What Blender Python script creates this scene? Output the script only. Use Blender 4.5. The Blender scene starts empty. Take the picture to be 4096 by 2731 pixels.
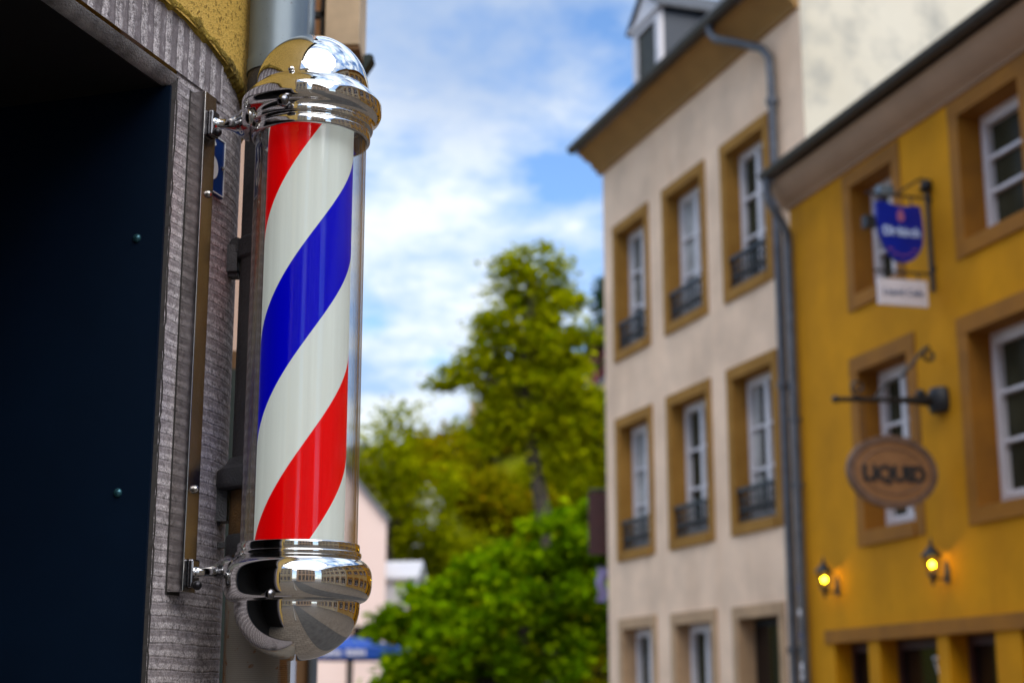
import bpy, bmesh, math, random
import numpy as np
from mathutils import Vector, Matrix
from math import sin, cos, pi, radians, atan2, sqrt
random.seed(7)
S = bpy.context.scene
COL = S.collection

# ------------------------------------------------------------------ helpers
def tag(o, label=None, cat=None, group=None, kind=None):
    if label: o['label'] = label
    if cat: o['category'] = cat
    if group: o['group'] = group
    if kind: o['kind'] = kind
    return o

def empty(name, loc=(0, 0, 0), rz=0.0, parent=None):
    o = bpy.data.objects.new(name, None); COL.objects.link(o)
    o.location = loc; o.rotation_euler = (0, 0, rz); o.empty_display_size = .1
    if parent: o.parent = parent
    return o

class MB:
    def __init__(s): s.v = []; s.f = []
    def add(s, vs, fs):
        b = len(s.v); s.v += [tuple(v) for v in vs]; s.f += [tuple(i + b for i in f) for f in fs]; return s
    def box(s, x0, x1, y0, y1, z0, z1):
        return s.add([(x0,y0,z0),(x1,y0,z0),(x1,y1,z0),(x0,y1,z0),(x0,y0,z1),(x1,y0,z1),(x1,y1,z1),(x0,y1,z1)],
                     [(0,3,2,1),(4,5,6,7),(0,1,5,4),(1,2,6,5),(2,3,7,6),(3,0,4,7)])
    def quad(s, a, b, c, d): return s.add([a,b,c,d], [(0,1,2,3)])
    def prism(s, poly, axis, a0, a1):
        """closed polygon in the plane normal to axis ('x': (y,z), 'y': (x,z), 'z': (x,y)) pushed from a0 to a1"""
        def P(p, a): return {'x': (a,p[0],p[1]), 'y': (p[0],a,p[1]), 'z': (p[0],p[1],a)}[axis]
        n = len(poly)
        return s.add([P(p,a0) for p in poly]+[P(p,a1) for p in poly],
                     [tuple(range(n-1,-1,-1)), tuple(range(n,2*n))]+[(i,(i+1)%n,n+(i+1)%n,n+i) for i in range(n)])
    def sweep(s, sects, caps=True):
        """sects: list of rings with the same vertex count"""
        n = len(sects[0]); vs = [v for r in sects for v in r]; fs = []
        for k in range(len(sects)-1):
            for i in range(n):
                fs.append((k*n+i, k*n+(i+1)%n, (k+1)*n+(i+1)%n, (k+1)*n+i))
        if caps: fs += [tuple(range(n-1,-1,-1)), tuple(range((len(sects)-1)*n, len(sects)*n))]
        return s.add(vs, fs)
    def tube(s, pts, rad, seg=10, caps=True):
        pts = [Vector(p) for p in pts]; R = rad if hasattr(rad,'__len__') else [rad]*len(pts)
        rings = []; ref = None
        for i, p in enumerate(pts):
            t = (pts[min(i+1,len(pts)-1)]-pts[max(i-1,0)])
            t = t.normalized() if t.length > 1e-9 else Vector((0,0,1))
            if ref is None: ref = Vector((1,0,0)) if abs(t.x) < .8 else Vector((0,1,0))
            a = (ref - t*ref.dot(t)); a = a.normalized() if a.length > 1e-6 else t.orthogonal().normalized()
            ref = a; b = t.cross(a)
            rings.append([tuple(p + (a*cos(2*pi*k/seg)+b*sin(2*pi*k/seg))*R[i]) for k in range(seg)])
        return s.sweep(rings, caps)
    def lathe(s, prof, seg=48, c=(0,0), caps=False):
        vs = []; fs = []; n = len(prof)
        for r, z in prof:
            for k in range(seg):
                a = 2*pi*k/seg; vs.append((c[0]+r*cos(a), c[1]+r*sin(a), z))
        for j in range(n-1):
            for k in range(seg):
                fs.append((j*seg+k, j*seg+(k+1)%seg, (j+1)*seg+(k+1)%seg, (j+1)*seg+k))
        if caps: fs += [tuple(range(seg-1,-1,-1)), tuple(range((n-1)*seg, n*seg))]
        return s.add(vs, fs)
    def ball(s, c, r, seg=14, rings=8, sz=1.0):
        pr = [(max(1e-4, r*sin(pi*i/rings)), c[2]-r*sz*cos(pi*i/rings)) for i in range(rings+1)]
        return s.lathe(pr, seg, (c[0], c[1]))
    def build(s, name, mat, parent=None, smooth=False, bevel=0, ang=35, loc=None):
        me = bpy.data.meshes.new(name); me.from_pydata(s.v, [], s.f)
        bm = bmesh.new(); bm.from_mesh(me); bmesh.ops.recalc_face_normals(bm, faces=bm.faces)
        if smooth:
            for f in bm.faces: f.smooth = True
            for e in bm.edges:
                if len(e.link_faces) == 2 and e.calc_face_angle(0) > radians(ang): e.smooth = False
        bm.to_mesh(me); bm.free()
        o = bpy.data.objects.new(name, me); COL.objects.link(o)
        for m in (mat if isinstance(mat, (list, tuple)) else [mat]): me.materials.append(m)
        if parent: o.parent = parent
        if loc: o.location = loc
        if bevel:
            b = o.modifiers.new('edge', 'BEVEL'); b.width = bevel; b.segments = 3; b.limit_method = 'ANGLE'; b.angle_limit = radians(40)
            for f in me.polygons: f.use_smooth = True
            b.harden_normals = True
        return o

# ------------------------------------------------------------------ materials
def nm(name):
    m = bpy.data.materials.new(name); m.use_nodes = True
    nt = m.node_tree; nt.nodes.clear()
    out = nt.nodes.new('ShaderNodeOutputMaterial')
    return m, nt, out
def N(nt, t, **kw):
    n = nt.nodes.new(t)
    for k, v in kw.items():
        if k.startswith('i_'): n.inputs[k[2:].replace('_', ' ')].default_value = v
        else: setattr(n, k, v)
    return n
def L(nt, a, b): nt.links.new(a, b)
def rgba(c): return (c[0], c[1], c[2], 1)
def ramp(nt, src, stops, interp='LINEAR'):
    r = nt.nodes.new('ShaderNodeValToRGB'); r.color_ramp.interpolation = interp
    e = r.color_ramp.elements
    while len(e) < len(stops): e.new(.5)
    for x, (p, c) in zip(e, stops):
        x.position = p; x.color = rgba(c) if hasattr(c, '__len__') else (c, c, c, 1)
    L(nt, src, r.inputs[0]); return r.outputs[0]
def mixc(nt, fac, a, b, mode='MIX'):
    m = nt.nodes.new('ShaderNodeMix'); m.data_type = 'RGBA'; m.blend_type = mode
    if hasattr(fac, 'is_output') or hasattr(fac, 'links'): L(nt, fac, m.inputs[0])
    else: m.inputs[0].default_value = fac
    for s, x in ((m.inputs[6], a), (m.inputs[7], b)):
        if hasattr(x, 'links'): L(nt, x, s)
        else: s.default_value = rgba(x)
    return m.outputs[2]
def math_(nt, op, a, b=None, c=None):
    m = nt.nodes.new('ShaderNodeMath'); m.operation = op
    for i, x in enumerate((a, b, c)):
        if x is None: continue
        if hasattr(x, 'links'): L(nt, x, m.inputs[i])
        else: m.inputs[i].default_value = x
    return m.outputs[0]
def noise(nt, scale, detail=4, rough=.55, vec=None, stretch=None, dist=0):
    if vec is None:
        vec = nt.nodes.new('ShaderNodeTexCoord').outputs['Object']
    if stretch:
        mp = nt.nodes.new('ShaderNodeMapping'); mp.inputs['Scale'].default_value = stretch
        L(nt, vec, mp.inputs[0]); vec = mp.outputs[0]
    n = N(nt, 'ShaderNodeTexNoise', i_Scale=scale, i_Detail=detail, i_Roughness=rough, i_Distortion=dist)
    L(nt, vec, n.inputs['Vector']); return n.outputs['Fac']
def bump(nt, h, strength, dist):
    b = N(nt, 'ShaderNodeBump', i_Strength=strength, i_Distance=dist); L(nt, h, b.inputs['Height']); return b.outputs[0]
def principled(nt, out, col, rough=.6, metal=0.0, spec=.5, normal=None, **kw):
    p = nt.nodes.new('ShaderNodeBsdfPrincipled')
    for k, x in (('Base Color', col), ('Roughness', rough), ('Metallic', metal), ('Specular IOR Level', spec)):
        if hasattr(x, 'links'): L(nt, x, p.inputs[k])
        else: p.inputs[k].default_value = rgba(x) if k == 'Base Color' else x
    if normal is not None: L(nt, normal, p.inputs['Normal'])
    for k, v in kw.items():
        k = k.replace('_', ' ')
        p.inputs[k].default_value = v
    L(nt, p.outputs[0], out.inputs[0]); return p
def plain(name, col, rough=.6, metal=0.0, var=.18, scale=6, bmp=0, spec=.5, fine=None):
    m, nt, out = nm(name)
    f = noise(nt, scale, 5)
    lo = tuple(c*(1-var) for c in col); hi = tuple(min(1, c*(1+var)) for c in col)
    c = ramp(nt, f, [(.3, lo), (.7, hi)])
    nrm = bump(nt, noise(nt, fine or scale*12, 3), bmp, .01) if bmp else None
    principled(nt, out, c, rough, metal, spec, nrm); return m
def plaster(name, col, stain=(.5,.5,.5), amt=.25, coarse=.35, bmp=.12):
    """painted render: broad cloudy tone, vertical weathering streaks and a fine grain"""
    m, nt, out = nm(name)
    a = noise(nt, coarse*3, 6, .6); b = noise(nt, 2.2, 5, .6, stretch=(1, 1, .18)); g = noise(nt, 60, 3)
    base = ramp(nt, a, [(.32, tuple(c*.78 for c in col)), (.68, tuple(min(1,c*1.1) for c in col))])
    sm = ramp(nt, b, [(.52, 0.0), (.8, amt)])
    c = mixc(nt, sm, base, tuple(x*y for x, y in zip(col, stain)))
    principled(nt, out, c, .85, 0, .25, bump(nt, g, bmp, .01)); return m

M = {}
M['chrome'], nt, out = nm('polished chrome')
sm = noise(nt, 9, 5, .6)
principled(nt, out, ramp(nt, noise(nt, 26, 4), [(.3, (.70,.70,.70)), (.7, (.80,.795,.785))]), ramp(nt, sm, [(.35, .025), (.75, .075)]), 1.0)
M['joint_shade'] = plain('black gasket', (.02,.017,.016), .8)  # black for the doorway joint and the rail's drawn-in shadow line
M['steel'], nt, out = nm('satin steel')
principled(nt, out, ramp(nt, noise(nt, 20, 4), [(.3, (.33,.315,.305)), (.7, (.44,.42,.405))]), ramp(nt, noise(nt, 30, 3, stretch=(1,1,.1)), [(.3, .14), (.7, .24)]), 1.0)
M['cast'], nt, out = nm('cast chrome arm')
principled(nt, out, ramp(nt, noise(nt, 40, 4), [(.3, (.50,.50,.51)), (.7, (.66,.66,.67))]), .10, 1.0)
M['chrome_dark'] = plain('dull chrome casting', (.22,.22,.24), .18, 1.0, .5, 60)
M['dark_metal'] = plain('blackened fixing metal', (.03,.03,.035), .3, .8)

M['glass'], nt, out = nm('clear tube glass')
lw = N(nt, 'ShaderNodeLayerWeight', i_Blend=.5); fr = math_(nt, 'ADD', math_(nt, 'MULTIPLY', math_(nt, 'POWER', lw.outputs['Facing'], 2.7), .95), .022)
tr = nt.nodes.new('ShaderNodeBsdfTransparent'); gl = N(nt, 'ShaderNodeBsdfGlossy', i_Roughness=.05)
tr.inputs[0].default_value = (.94,.945,.95,1); mx = nt.nodes.new('ShaderNodeMixShader')
L(nt, fr, mx.inputs[0]); L(nt, tr.outputs[0], mx.inputs[1]); L(nt, gl.outputs[0], mx.inputs[2]); L(nt, mx.outputs[0], out.inputs[0])

# barber stripes: a true helix in the cylinder's own coordinates, lit by the tube inside it
M['stripes'], nt, out = nm('barber stripes')
tc = nt.nodes.new('ShaderNodeTexCoord'); sp = nt.nodes.new('ShaderNodeSeparateXYZ'); L(nt, tc.outputs['Object'], sp.inputs[0])
phi = math_(nt, 'ARCTAN2', sp.outputs[0], math_(nt, 'MULTIPLY', sp.outputs[1], -1))
t = math_(nt, 'SUBTRACT', sp.outputs[2], math_(nt, 'MULTIPLY', phi, .5488/(2*pi)))
t = math_(nt, 'DIVIDE', math_(nt, 'SUBTRACT', t, 2.318-.1372*8), .1372*4)
t = math_(nt, 'FRACT', t)
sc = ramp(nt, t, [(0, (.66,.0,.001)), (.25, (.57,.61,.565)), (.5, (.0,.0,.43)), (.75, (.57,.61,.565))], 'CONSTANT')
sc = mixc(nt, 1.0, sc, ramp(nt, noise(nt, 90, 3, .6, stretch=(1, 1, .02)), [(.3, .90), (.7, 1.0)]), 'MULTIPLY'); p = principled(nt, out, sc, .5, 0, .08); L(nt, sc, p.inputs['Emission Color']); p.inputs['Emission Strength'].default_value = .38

def stone(name, axis, pitch, dark=1.0):
    m, nt, out = nm(name)
    tc = nt.nodes.new('ShaderNodeTexCoord'); sp = nt.nodes.new('ShaderNodeSeparateXYZ'); L(nt, tc.outputs['Object'], sp.inputs[0])
    a = sp.outputs[axis]
    wob = noise(nt, 3, 3); wob2 = noise(nt, 22, 3)
    k = math_(nt, 'ADD', math_(nt, 'DIVIDE', a, pitch), math_(nt, 'MULTIPLY', wob, .9))
    k = math_(nt, 'ADD', k, math_(nt, 'MULTIPLY', wob2, .20))
    fr = math_(nt, 'FRACT', k)
    tri = math_(nt, 'ABSOLUTE', math_(nt, 'SUBTRACT', fr, .5))      # .5 at the groove, 0 mid-band
    groove = ramp(nt, tri, [(.40, 1.0), (.48, .0)])
    half = ramp(nt, fr, [(.40, 0.0), (.56, 1.0)])                    # each course: a rough sparkling half and a smoother dull half
    g = noise(nt, 420, 4, .75); g2 = noise(nt, 130, 4, .7); dirt = noise(nt, 6, 6, .65); broken = noise(nt, 45, 3)
    c = ramp(nt, g, [(.36, (.24*dark,.212*dark,.222*dark)), (.50, (.50*dark,.455*dark,.475*dark)), (.62, (.86*dark,.81*dark,.84*dark))])
    c = mixc(nt, ramp(nt, g2, [(.36, .8), (.52, 0.0)]), c, (.085,.072,.076))
    c = mixc(nt, math_(nt, 'MULTIPLY', half, .62 if axis == 2 else .85), c, (.19*dark,.163*dark,.178*dark))
    stk_ = noise(nt, 120, 5, .7, stretch=((.6, .6, 1) if axis == 2 else (1, 1, .35)))
    c = mixc(nt, ramp(nt, stk_, [(.52, 0.0), (.64, .45)]), c, (.10*dark,.088*dark,.092*dark))
    c = mixc(nt, ramp(nt, stk_, [(.34, .5), (.42, 0.0)]), c, (.74*dark,.69*dark,.71*dark))
    gl_ = math_(nt, 'MULTIPLY', math_(nt, 'SUBTRACT', 1.0, groove), ramp(nt, broken, [(.44, .0), (.64, .45)]))
    c = mixc(nt, gl_, c, (.03,.025,.025))
    c = mixc(nt, ramp(nt, dirt, [(.54, 0.0), (.70, .8)]), c, (.035,.03,.03))
    h = math_(nt, 'ADD', math_(nt, 'MULTIPLY', groove, .35), math_(nt, 'MULTIPLY', g2, .6))
    h = math_(nt, 'ADD', h, math_(nt, 'MULTIPLY', g, .3))
    h = math_(nt, 'SUBTRACT', h, math_(nt, 'MULTIPLY', half, .25))
    principled(nt, out, c, .8, 0, .35, bump(nt, h, .7, .003)); return m
M['jamb'] = stone('chiselled grey stone', 2, .0165)
M['lintel'] = stone('chiselled lintel stone', 0, .030)
M['chamfer'] = plain('smooth stone arris', (.30,.30,.32), .7, 0, .5, 30, .5)

M['stucco'], nt, out = nm('rough yellow stucco')
g = noise(nt, 170, 5, .7); b_ = noise(nt, 2.5, 5); sp_ = noise(nt, 420, 3, .6)
c = ramp(nt, b_, [(.3, (.70,.44,.09)), (.7, (.82,.54,.14))])
c = mixc(nt, ramp(nt, g, [(.54, 0.0), (.62, .9)]), c, (.17,.095,.015))
c = mixc(nt, ramp(nt, sp_, [(.60, 0.0), (.72, .5)]), c, (.80,.62,.26))
principled(nt, out, c, .9, 0, .2, bump(nt, math_(nt, 'ADD', g, math_(nt, 'MULTIPLY', sp_, .5)), .8, .006))
M['stucco_edge'] = plain('darker stucco edge', (.30,.20,.02), .9, 0, .55, 14, .8)  # darker, mottled yellow than the stucco face

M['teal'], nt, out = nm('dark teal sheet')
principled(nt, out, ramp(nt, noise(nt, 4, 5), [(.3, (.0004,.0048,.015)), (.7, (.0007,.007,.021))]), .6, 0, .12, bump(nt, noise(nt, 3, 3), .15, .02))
M['black'] = plain('near black', (.006,.006,.007), .7)
M['rivet'] = plain('teal rivet', (.03,.10,.13), .25, .6)

M['zinc'], nt, out = nm('weathered zinc')
a = noise(nt, 10, 5, .65, stretch=(1,1,.25)); sp_ = noise(nt, 95, 3, .6)
c = ramp(nt, a, [(.3, (.095,.125,.155)), (.7, (.165,.21,.245))])
c = mixc(nt, ramp(nt, sp_, [(.66, 0.0), (.74, .7)]), c, (.06,.06,.06))
principled(nt, out, c, ramp(nt, a, [(.3, .30), (.7, .45)]), .35, .5)
M['pale_pipe'] = plain('pale lavender pipe paint', (.42,.47,.60), .6)
M['old_pipe'] = plain('dark weathered pipe', (.045,.042,.045), .55, .2, .35, 12, .2)
M['iron'] = plain('dark cast iron', (.05,.05,.055), .5, .3, .4, 25, .3)
M['rust'] = plain('rusted band', (.10,.048,.010), .85, 0, .5, 25, .5)
M['standpipe'], nt, out = nm('cream standpipe paint')
tc = nt.nodes.new('ShaderNodeTexCoord'); sp = nt.nodes.new('ShaderNodeSeparateXYZ'); L(nt, tc.outputs['Object'], sp.inputs[0])
lines = math_(nt, 'SINE', math_(nt, 'MULTIPLY', sp.outputs[2], 2*pi/.0032))
st = noise(nt, 22, 5, .6, stretch=(1,1,.16)); spk = noise(nt, 60, 3)
c = ramp(nt, noise(nt, 8, 4), [(.3, (.21,.19,.165)), (.7, (.28,.255,.215))])
c = mixc(nt, ramp(nt, st, [(.57, 0.0), (.66, .95)]), c, (.23,.088,.010))
c = mixc(nt, ramp(nt, spk, [(.62, 0.0), (.68, .85)]), c, (.17,.065,.012))
c = mixc(nt, math_(nt, 'MULTIPLY', math_(nt, 'ADD', lines, 1.0), .13), c, (.10,.08,.06))
principled(nt, out, c, .55, 0, .4, bump(nt, math_(nt, 'MULTIPLY', lines, .5), .25, .001))

M['plaque'] = plain('blue enamel', (.003,.030,.17), .3, 0, .15, 20)
M['enamel_white'] = plain('white enamel', (.75,.77,.78), .3, 0, .05)

M['cream'] = plaster('cream render', (.90,.64,.45), (.72,.60,.48), .45)
M['gable'], nt, out = nm('stained gable render')
a = noise(nt, .9, 7, .65); c = ramp(nt, noise(nt, .5, 5), [(.3, (.66,.58,.44)), (.7, (.76,.68,.54))])
c = mixc(nt, ramp(nt, a, [(.48, 0.0), (.64, .85)]), c, (.40,.375,.32)); principled(nt, out, c, .9, 0, .2, bump(nt, noise(nt, 40, 3), .2, .01))
M['sand'], nt, out = nm('brown sandstone')
c = ramp(nt, noise(nt, 2.5, 6, .65), [(.3, (.27,.128,.022)), (.7, (.39,.195,.040))])
c = mixc(nt, ramp(nt, noise(nt, 30, 3), [(.55, 0.0), (.75, .4)]), c, (.18,.105,.04)); principled(nt, out, c, .85, 0, .2, bump(nt, noise(nt, 40, 3), .2, .01))
M['sand_pale'] = plain('pale sandstone', (.46,.29,.16), .85, 0, .2, 3, .2)
M['cornice'] = plain('brown painted cornice', (.32,.165,.042), .75, 0, .15, 2)
M['yellow'] = plaster('mustard render', (.62,.262,.001), (.66,.56,.5), .5)
M['ochre_trim'] = plain('ochre painted surround', (.30,.112,.001), .8, 0, .2, 3, .1)
M['pink_cornice'] = plain('pinkish painted eaves', (.42,.265,.165), .75, 0, .1, 2)
M['gutter'] = plain('dark gutter zinc', (.055,.045,.04), .45, .3, .3, 8)
M['bluezinc'] = plain('blue grey downpipe zinc', (.085,.09,.105), .45, .3, .3, 8)
M['slate'], nt, out = nm('slate cladding')
tc = nt.nodes.new('ShaderNodeTexCoord')
bk = N(nt, 'ShaderNodeTexBrick', i_Scale=1.0); bk.inputs['Brick Width'].default_value = .22; bk.inputs['Row Height'].default_value = .13; bk.inputs['Mortar Size'].default_value = .012
bk.inputs['Color1'].default_value = (.15,.19,.29,1); bk.inputs['Color2'].default_value = (.22,.26,.37,1); bk.inputs['Mortar'].default_value = (.04,.05,.07,1)
mp = nt.nodes.new('ShaderNodeMapping'); mp.inputs['Rotation'].default_value = (radians(90), 0, radians(90)); L(nt, tc.outputs['Object'], mp.inputs[0]); L(nt, mp.outputs[0], bk.inputs['Vector'])
principled(nt, out, bk.outputs['Color'], .45, 0, .5)
M['roof'] = plain('dark roof slate', (.05,.052,.06), .6, 0, .3, 5, .4)
M['roof_grey'] = plain('grey roof slate', (.17,.17,.19), .7, 0, .3, 3)
M['white'] = plain('white window paint', (.70,.66,.68), .45, 0, .08, 5)
M['pane'], nt, out = nm('window glass')
principled(nt, out, ramp(nt, noise(nt, 1.6, 3), [(.3, (.018,.017,.010)), (.7, (.055,.052,.030))]), .25, 0, .07)
M['curtain'] = plain('net curtain', (.38,.37,.36), .9, 0, .3, 5)
M['dark_pane'], nt, out = nm('dark shop glass'); principled(nt, out, (.010,.006,.006), .15, 0, .2)
M['wood_dark'] = plain('dark red stained wood', (.045,.012,.008), .6, 0, .4, 6)
M['iron_black'] = plain('black wrought iron', (.018,.018,.02), .45, .4, .3, 20)
M['sign_blue'] = plain('blue sign enamel', (.001,.012,.27), .3, 0, .1, 8)
M['sign_text'] = plain('pale sign lettering', (.50,.62,.85), .5, 0, .05)
M['sign_red'] = plain('red sign emblem', (.34,.10,.20), .5, 0, .05)
M['sign_white'] = plain('white sign board', (.66,.62,.66), .5, 0, .06)
M['ink'] = plain('grey blue lettering', (.12,.15,.25), .6, 0, .05)
M['sign_wood'], nt, out = nm('stained wooden board')
w = noise(nt, 6, 5, .6, stretch=(1, 1, 7)); principled(nt, out, ramp(nt, w, [(.3, (.19,.09,.038)), (.7, (.31,.155,.065))]), .6, 0, .3)
M['sign_rim'] = plain('dark wooden rim', (.13,.075,.05), .6, 0, .3, 10)
M['black_letters'] = plain('black lettering', (.012,.013,.016), .6)
M['bulb'], nt, out = nm('lit amber bulb')
em = nt.nodes.new('ShaderNodeEmission'); em.inputs[0].default_value = (1,.70,.012,1); em.inputs[1].default_value = 80; L(nt, em.outputs[0], out.inputs[0])
M['lantern_glass'], nt, out = nm('lantern glass')
lw = N(nt, 'ShaderNodeLayerWeight', i_Blend=.5); fr = math_(nt, 'ADD', math_(nt, 'MULTIPLY', math_(nt, 'POWER', lw.outputs['Facing'], 5.0), .6), .03); tr = nt.nodes.new('ShaderNodeBsdfTransparent'); gl = N(nt, 'ShaderNodeBsdfGlossy', i_Roughness=.1); tr.inputs[0].default_value = (.9,.85,.7,1)
mx = nt.nodes.new('ShaderNodeMixShader'); L(nt, fr, mx.inputs[0]); L(nt, tr.outputs[0], mx.inputs[1]); L(nt, gl.outputs[0], mx.inputs[2]); L(nt, mx.outputs[0], out.inputs[0])
M['maroon'] = plain('maroon board', (.045,.008,.008), .6)
M['lilac'] = plain('lilac cloth', (.22,.19,.36), .8)
M['pink_wall'] = plain('pale pink render', (.84,.62,.53), .9, 0, .06, .5)
M['beige'] = plain('stained beige board', (.60,.47,.33), .8, 0, .22, 9)
M['brown_wall'] = plain('brown timber front', (.17,.085,.03), .7, 0, .3, 3)
M['slate_paint'] = plain('blue slate paint', (.06,.075,.10), .6)
M['deep_green'] = plain('deep green paint', (.006,.02,.018), .6)
M['parasol'] = plain('blue parasol cloth', (.006,.06,.32), .8, 0, .15)
M['far_white'] = plain('white far render', (.75,.73,.76), .9, 0, .06, 1)
M['far_blue'] = plain('pale blue far render', (.35,.50,.66), .9, 0, .06, 1)
M['magenta'] = plain('magenta pink render', (.50,.06,.20), .9, 0, .15, 1)
M['far_stone'] = plain('buff rampart stone', (.50,.36,.22), .9, 0, .25, 1)
M['bark'] = plain('dark bark', (.05,.038,.025), .9, 0, .4, 6, .5)
M['ochre_wall'] = plaster('orange ochre render', (.56,.34,.11), (.7,.6,.5), .3)
M['pale_wall'] = plaster('pale sand render', (.62,.52,.36), (.7,.65,.6), .3)

def leafmat(name, stops, trans=.45):
    m, nt, out = nm(name)
    gi = nt.nodes.new('ShaderNodeNewGeometry'); r = gi.outputs['Random Per Island']
    c = ramp(nt, r, stops)
    a = noise(nt, .8, 3); c = mixc(nt, ramp(nt, a, [(.35, .0), (.7, .55)]), c, stops[0][1])
    d = N(nt, 'ShaderNodeBsdfDiffuse'); tl = N(nt, 'ShaderNodeBsdfTranslucent'); L(nt, c, d.inputs[0]); L(nt, c, tl.inputs[0])
    mx = N(nt, 'ShaderNodeMixShader'); mx.inputs[0].default_value = trans
    L(nt, d.outputs[0], mx.inputs[1]); L(nt, tl.outputs[0], mx.inputs[2]); L(nt, mx.outputs[0], out.inputs[0]); return m
M['leaf_bright'] = leafmat('bright green leaves', [(0, (.055,.125,.001)), (.5, (.21,.37,.002)), (1, (.52,.66,.004))], .32)
M['leaf_olive'] = leafmat('olive leaves', [(0, (.13,.125,.001)), (.45, (.30,.27,.002)), (.85, (.46,.40,.003)), (1, (.50,.19,.006))])
M['leaf_green'] = leafmat('mid green leaves', [(0, (.13,.17,.001)), (.5, (.38,.40,.002)), (1, (.64,.60,.004))])
M['leaf_dark'] = leafmat('dark conifer needles', [(0, (.012,.035,.004)), (1, (.05,.10,.01))], .2)

M['asphalt'] = plain('asphalt', (.055,.052,.05), .85, 0, .3, 3, .4)
M['pave'], nt, out = nm('grey paving')
tc = nt.nodes.new('ShaderNodeTexCoord'); bk = N(nt, 'ShaderNodeTexBrick', i_Scale=1.0); bk.inputs['Brick Width'].default_value = .24; bk.inputs['Row Height'].default_value = .16; bk.inputs['Mortar Size'].default_value = .01
bk.inputs['Color1'].default_value = (.13,.105,.085,1); bk.inputs['Color2'].default_value = (.18,.15,.12,1); bk.inputs['Mortar'].default_value = (.07,.06,.05,1); L(nt, tc.outputs['Object'], bk.inputs['Vector'])
principled(nt, out, bk.outputs['Color'], .8, 0, .3)
M['kerb'] = plain('pale kerb stone', (.36,.35,.33), .8, 0, .2, 4)
M['hill'], nt, out = nm('scrubby hillside')
principled(nt, out, ramp(nt, noise(nt, .35, 8, .7), [(.3, (.07,.08,.003)), (.55, (.16,.17,.006)), (.8, (.28,.22,.02))]), .95, 0, .1, bump(nt, noise(nt, 1.2, 5), .8, .5))

# ------------------------------------------------------------------ camera
cam = bpy.data.cameras.new('camera'); co = bpy.data.objects.new('camera', cam); COL.objects.link(co)
co.location = (0, 0, 1.6); co.rotation_euler = (radians(90+12.998), 0, 0)
cam.sensor_width = 36; cam.lens = 55.10; cam.clip_start = .05; cam.clip_end = 3000
cam.dof.use_dof = True; cam.dof.focus_distance = 1.99; cam.dof.aperture_fstop = 5.2
S.camera = co

# ------------------------------------------------------------------ ground, road, pavement
def grid(xs, ys, fz):
    b = MB(); n = len(xs)
    b.v = [(x, y, fz(x, y)) for y in ys for x in xs]
    b.f = [(j*n+i, j*n+i+1, (j+1)*n+i+1, (j+1)*n+i) for j in range(len(ys)-1) for i in range(n-1)]
    return b
tag(MB().quad((-900,-900,0),(900,-900,0),(900,900,0),(-900,900,0)).build('ground', M['pave']), 'beige stone paving underfoot across the old town lane', 'ground', kind='structure')
tag(MB().quad((-.2,-30,.006),(2.6,-30,.006),(1.0,24,.006),(.6,24,.006)).build('road', M['asphalt']), 'dark asphalt lane running between the facades', 'road', kind='structure')

# ------------------------------------------------------------------ house builder (local: x along the facade, -y out to the street, z up)
def wall_mesh(u0, u1, z0, z1, holes, y=0.0, inner=.22):
    us = sorted({u0, u1, *[h[0] for h in holes], *[h[1] for h in holes]}); zs = sorted({z0, z1, *[h[2] for h in holes], *[h[3] for h in holes]})
    us = [u for u in us if u0-1e-6 <= u <= u1+1e-6]; zs = [z for z in zs if z0-1e-6 <= z <= z1+1e-6]
    b = MB()
    for i in range(len(us)-1):
        for j in range(len(zs)-1):
            cu, cz = (us[i]+us[i+1])/2, (zs[j]+zs[j+1])/2
            if any(h[0] < cu < h[1] and h[2] < cz < h[3] for h in holes): continue
            b.quad((us[i],y,zs[j]),(us[i+1],y,zs[j]),(us[i+1],y,zs[j+1]),(us[i],y,zs[j+1]))
    for a0, a1, c0, c1 in holes:
        b.quad((a0,y,c0),(a0,y+inner,c0),(a0,y+inner,c1),(a0,y,c1)); b.quad((a1,y,c0),(a1,y,c1),(a1,y+inner,c1),(a1,y+inner,c0))
        b.quad((a0,y,c1),(a0,y+inner,c1),(a1,y+inner,c1),(a1,y,c1)); b.quad((a0,y,c0),(a1,y,c0),(a1,y+inner,c0),(a0,y+inner,c0))
    return b
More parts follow.
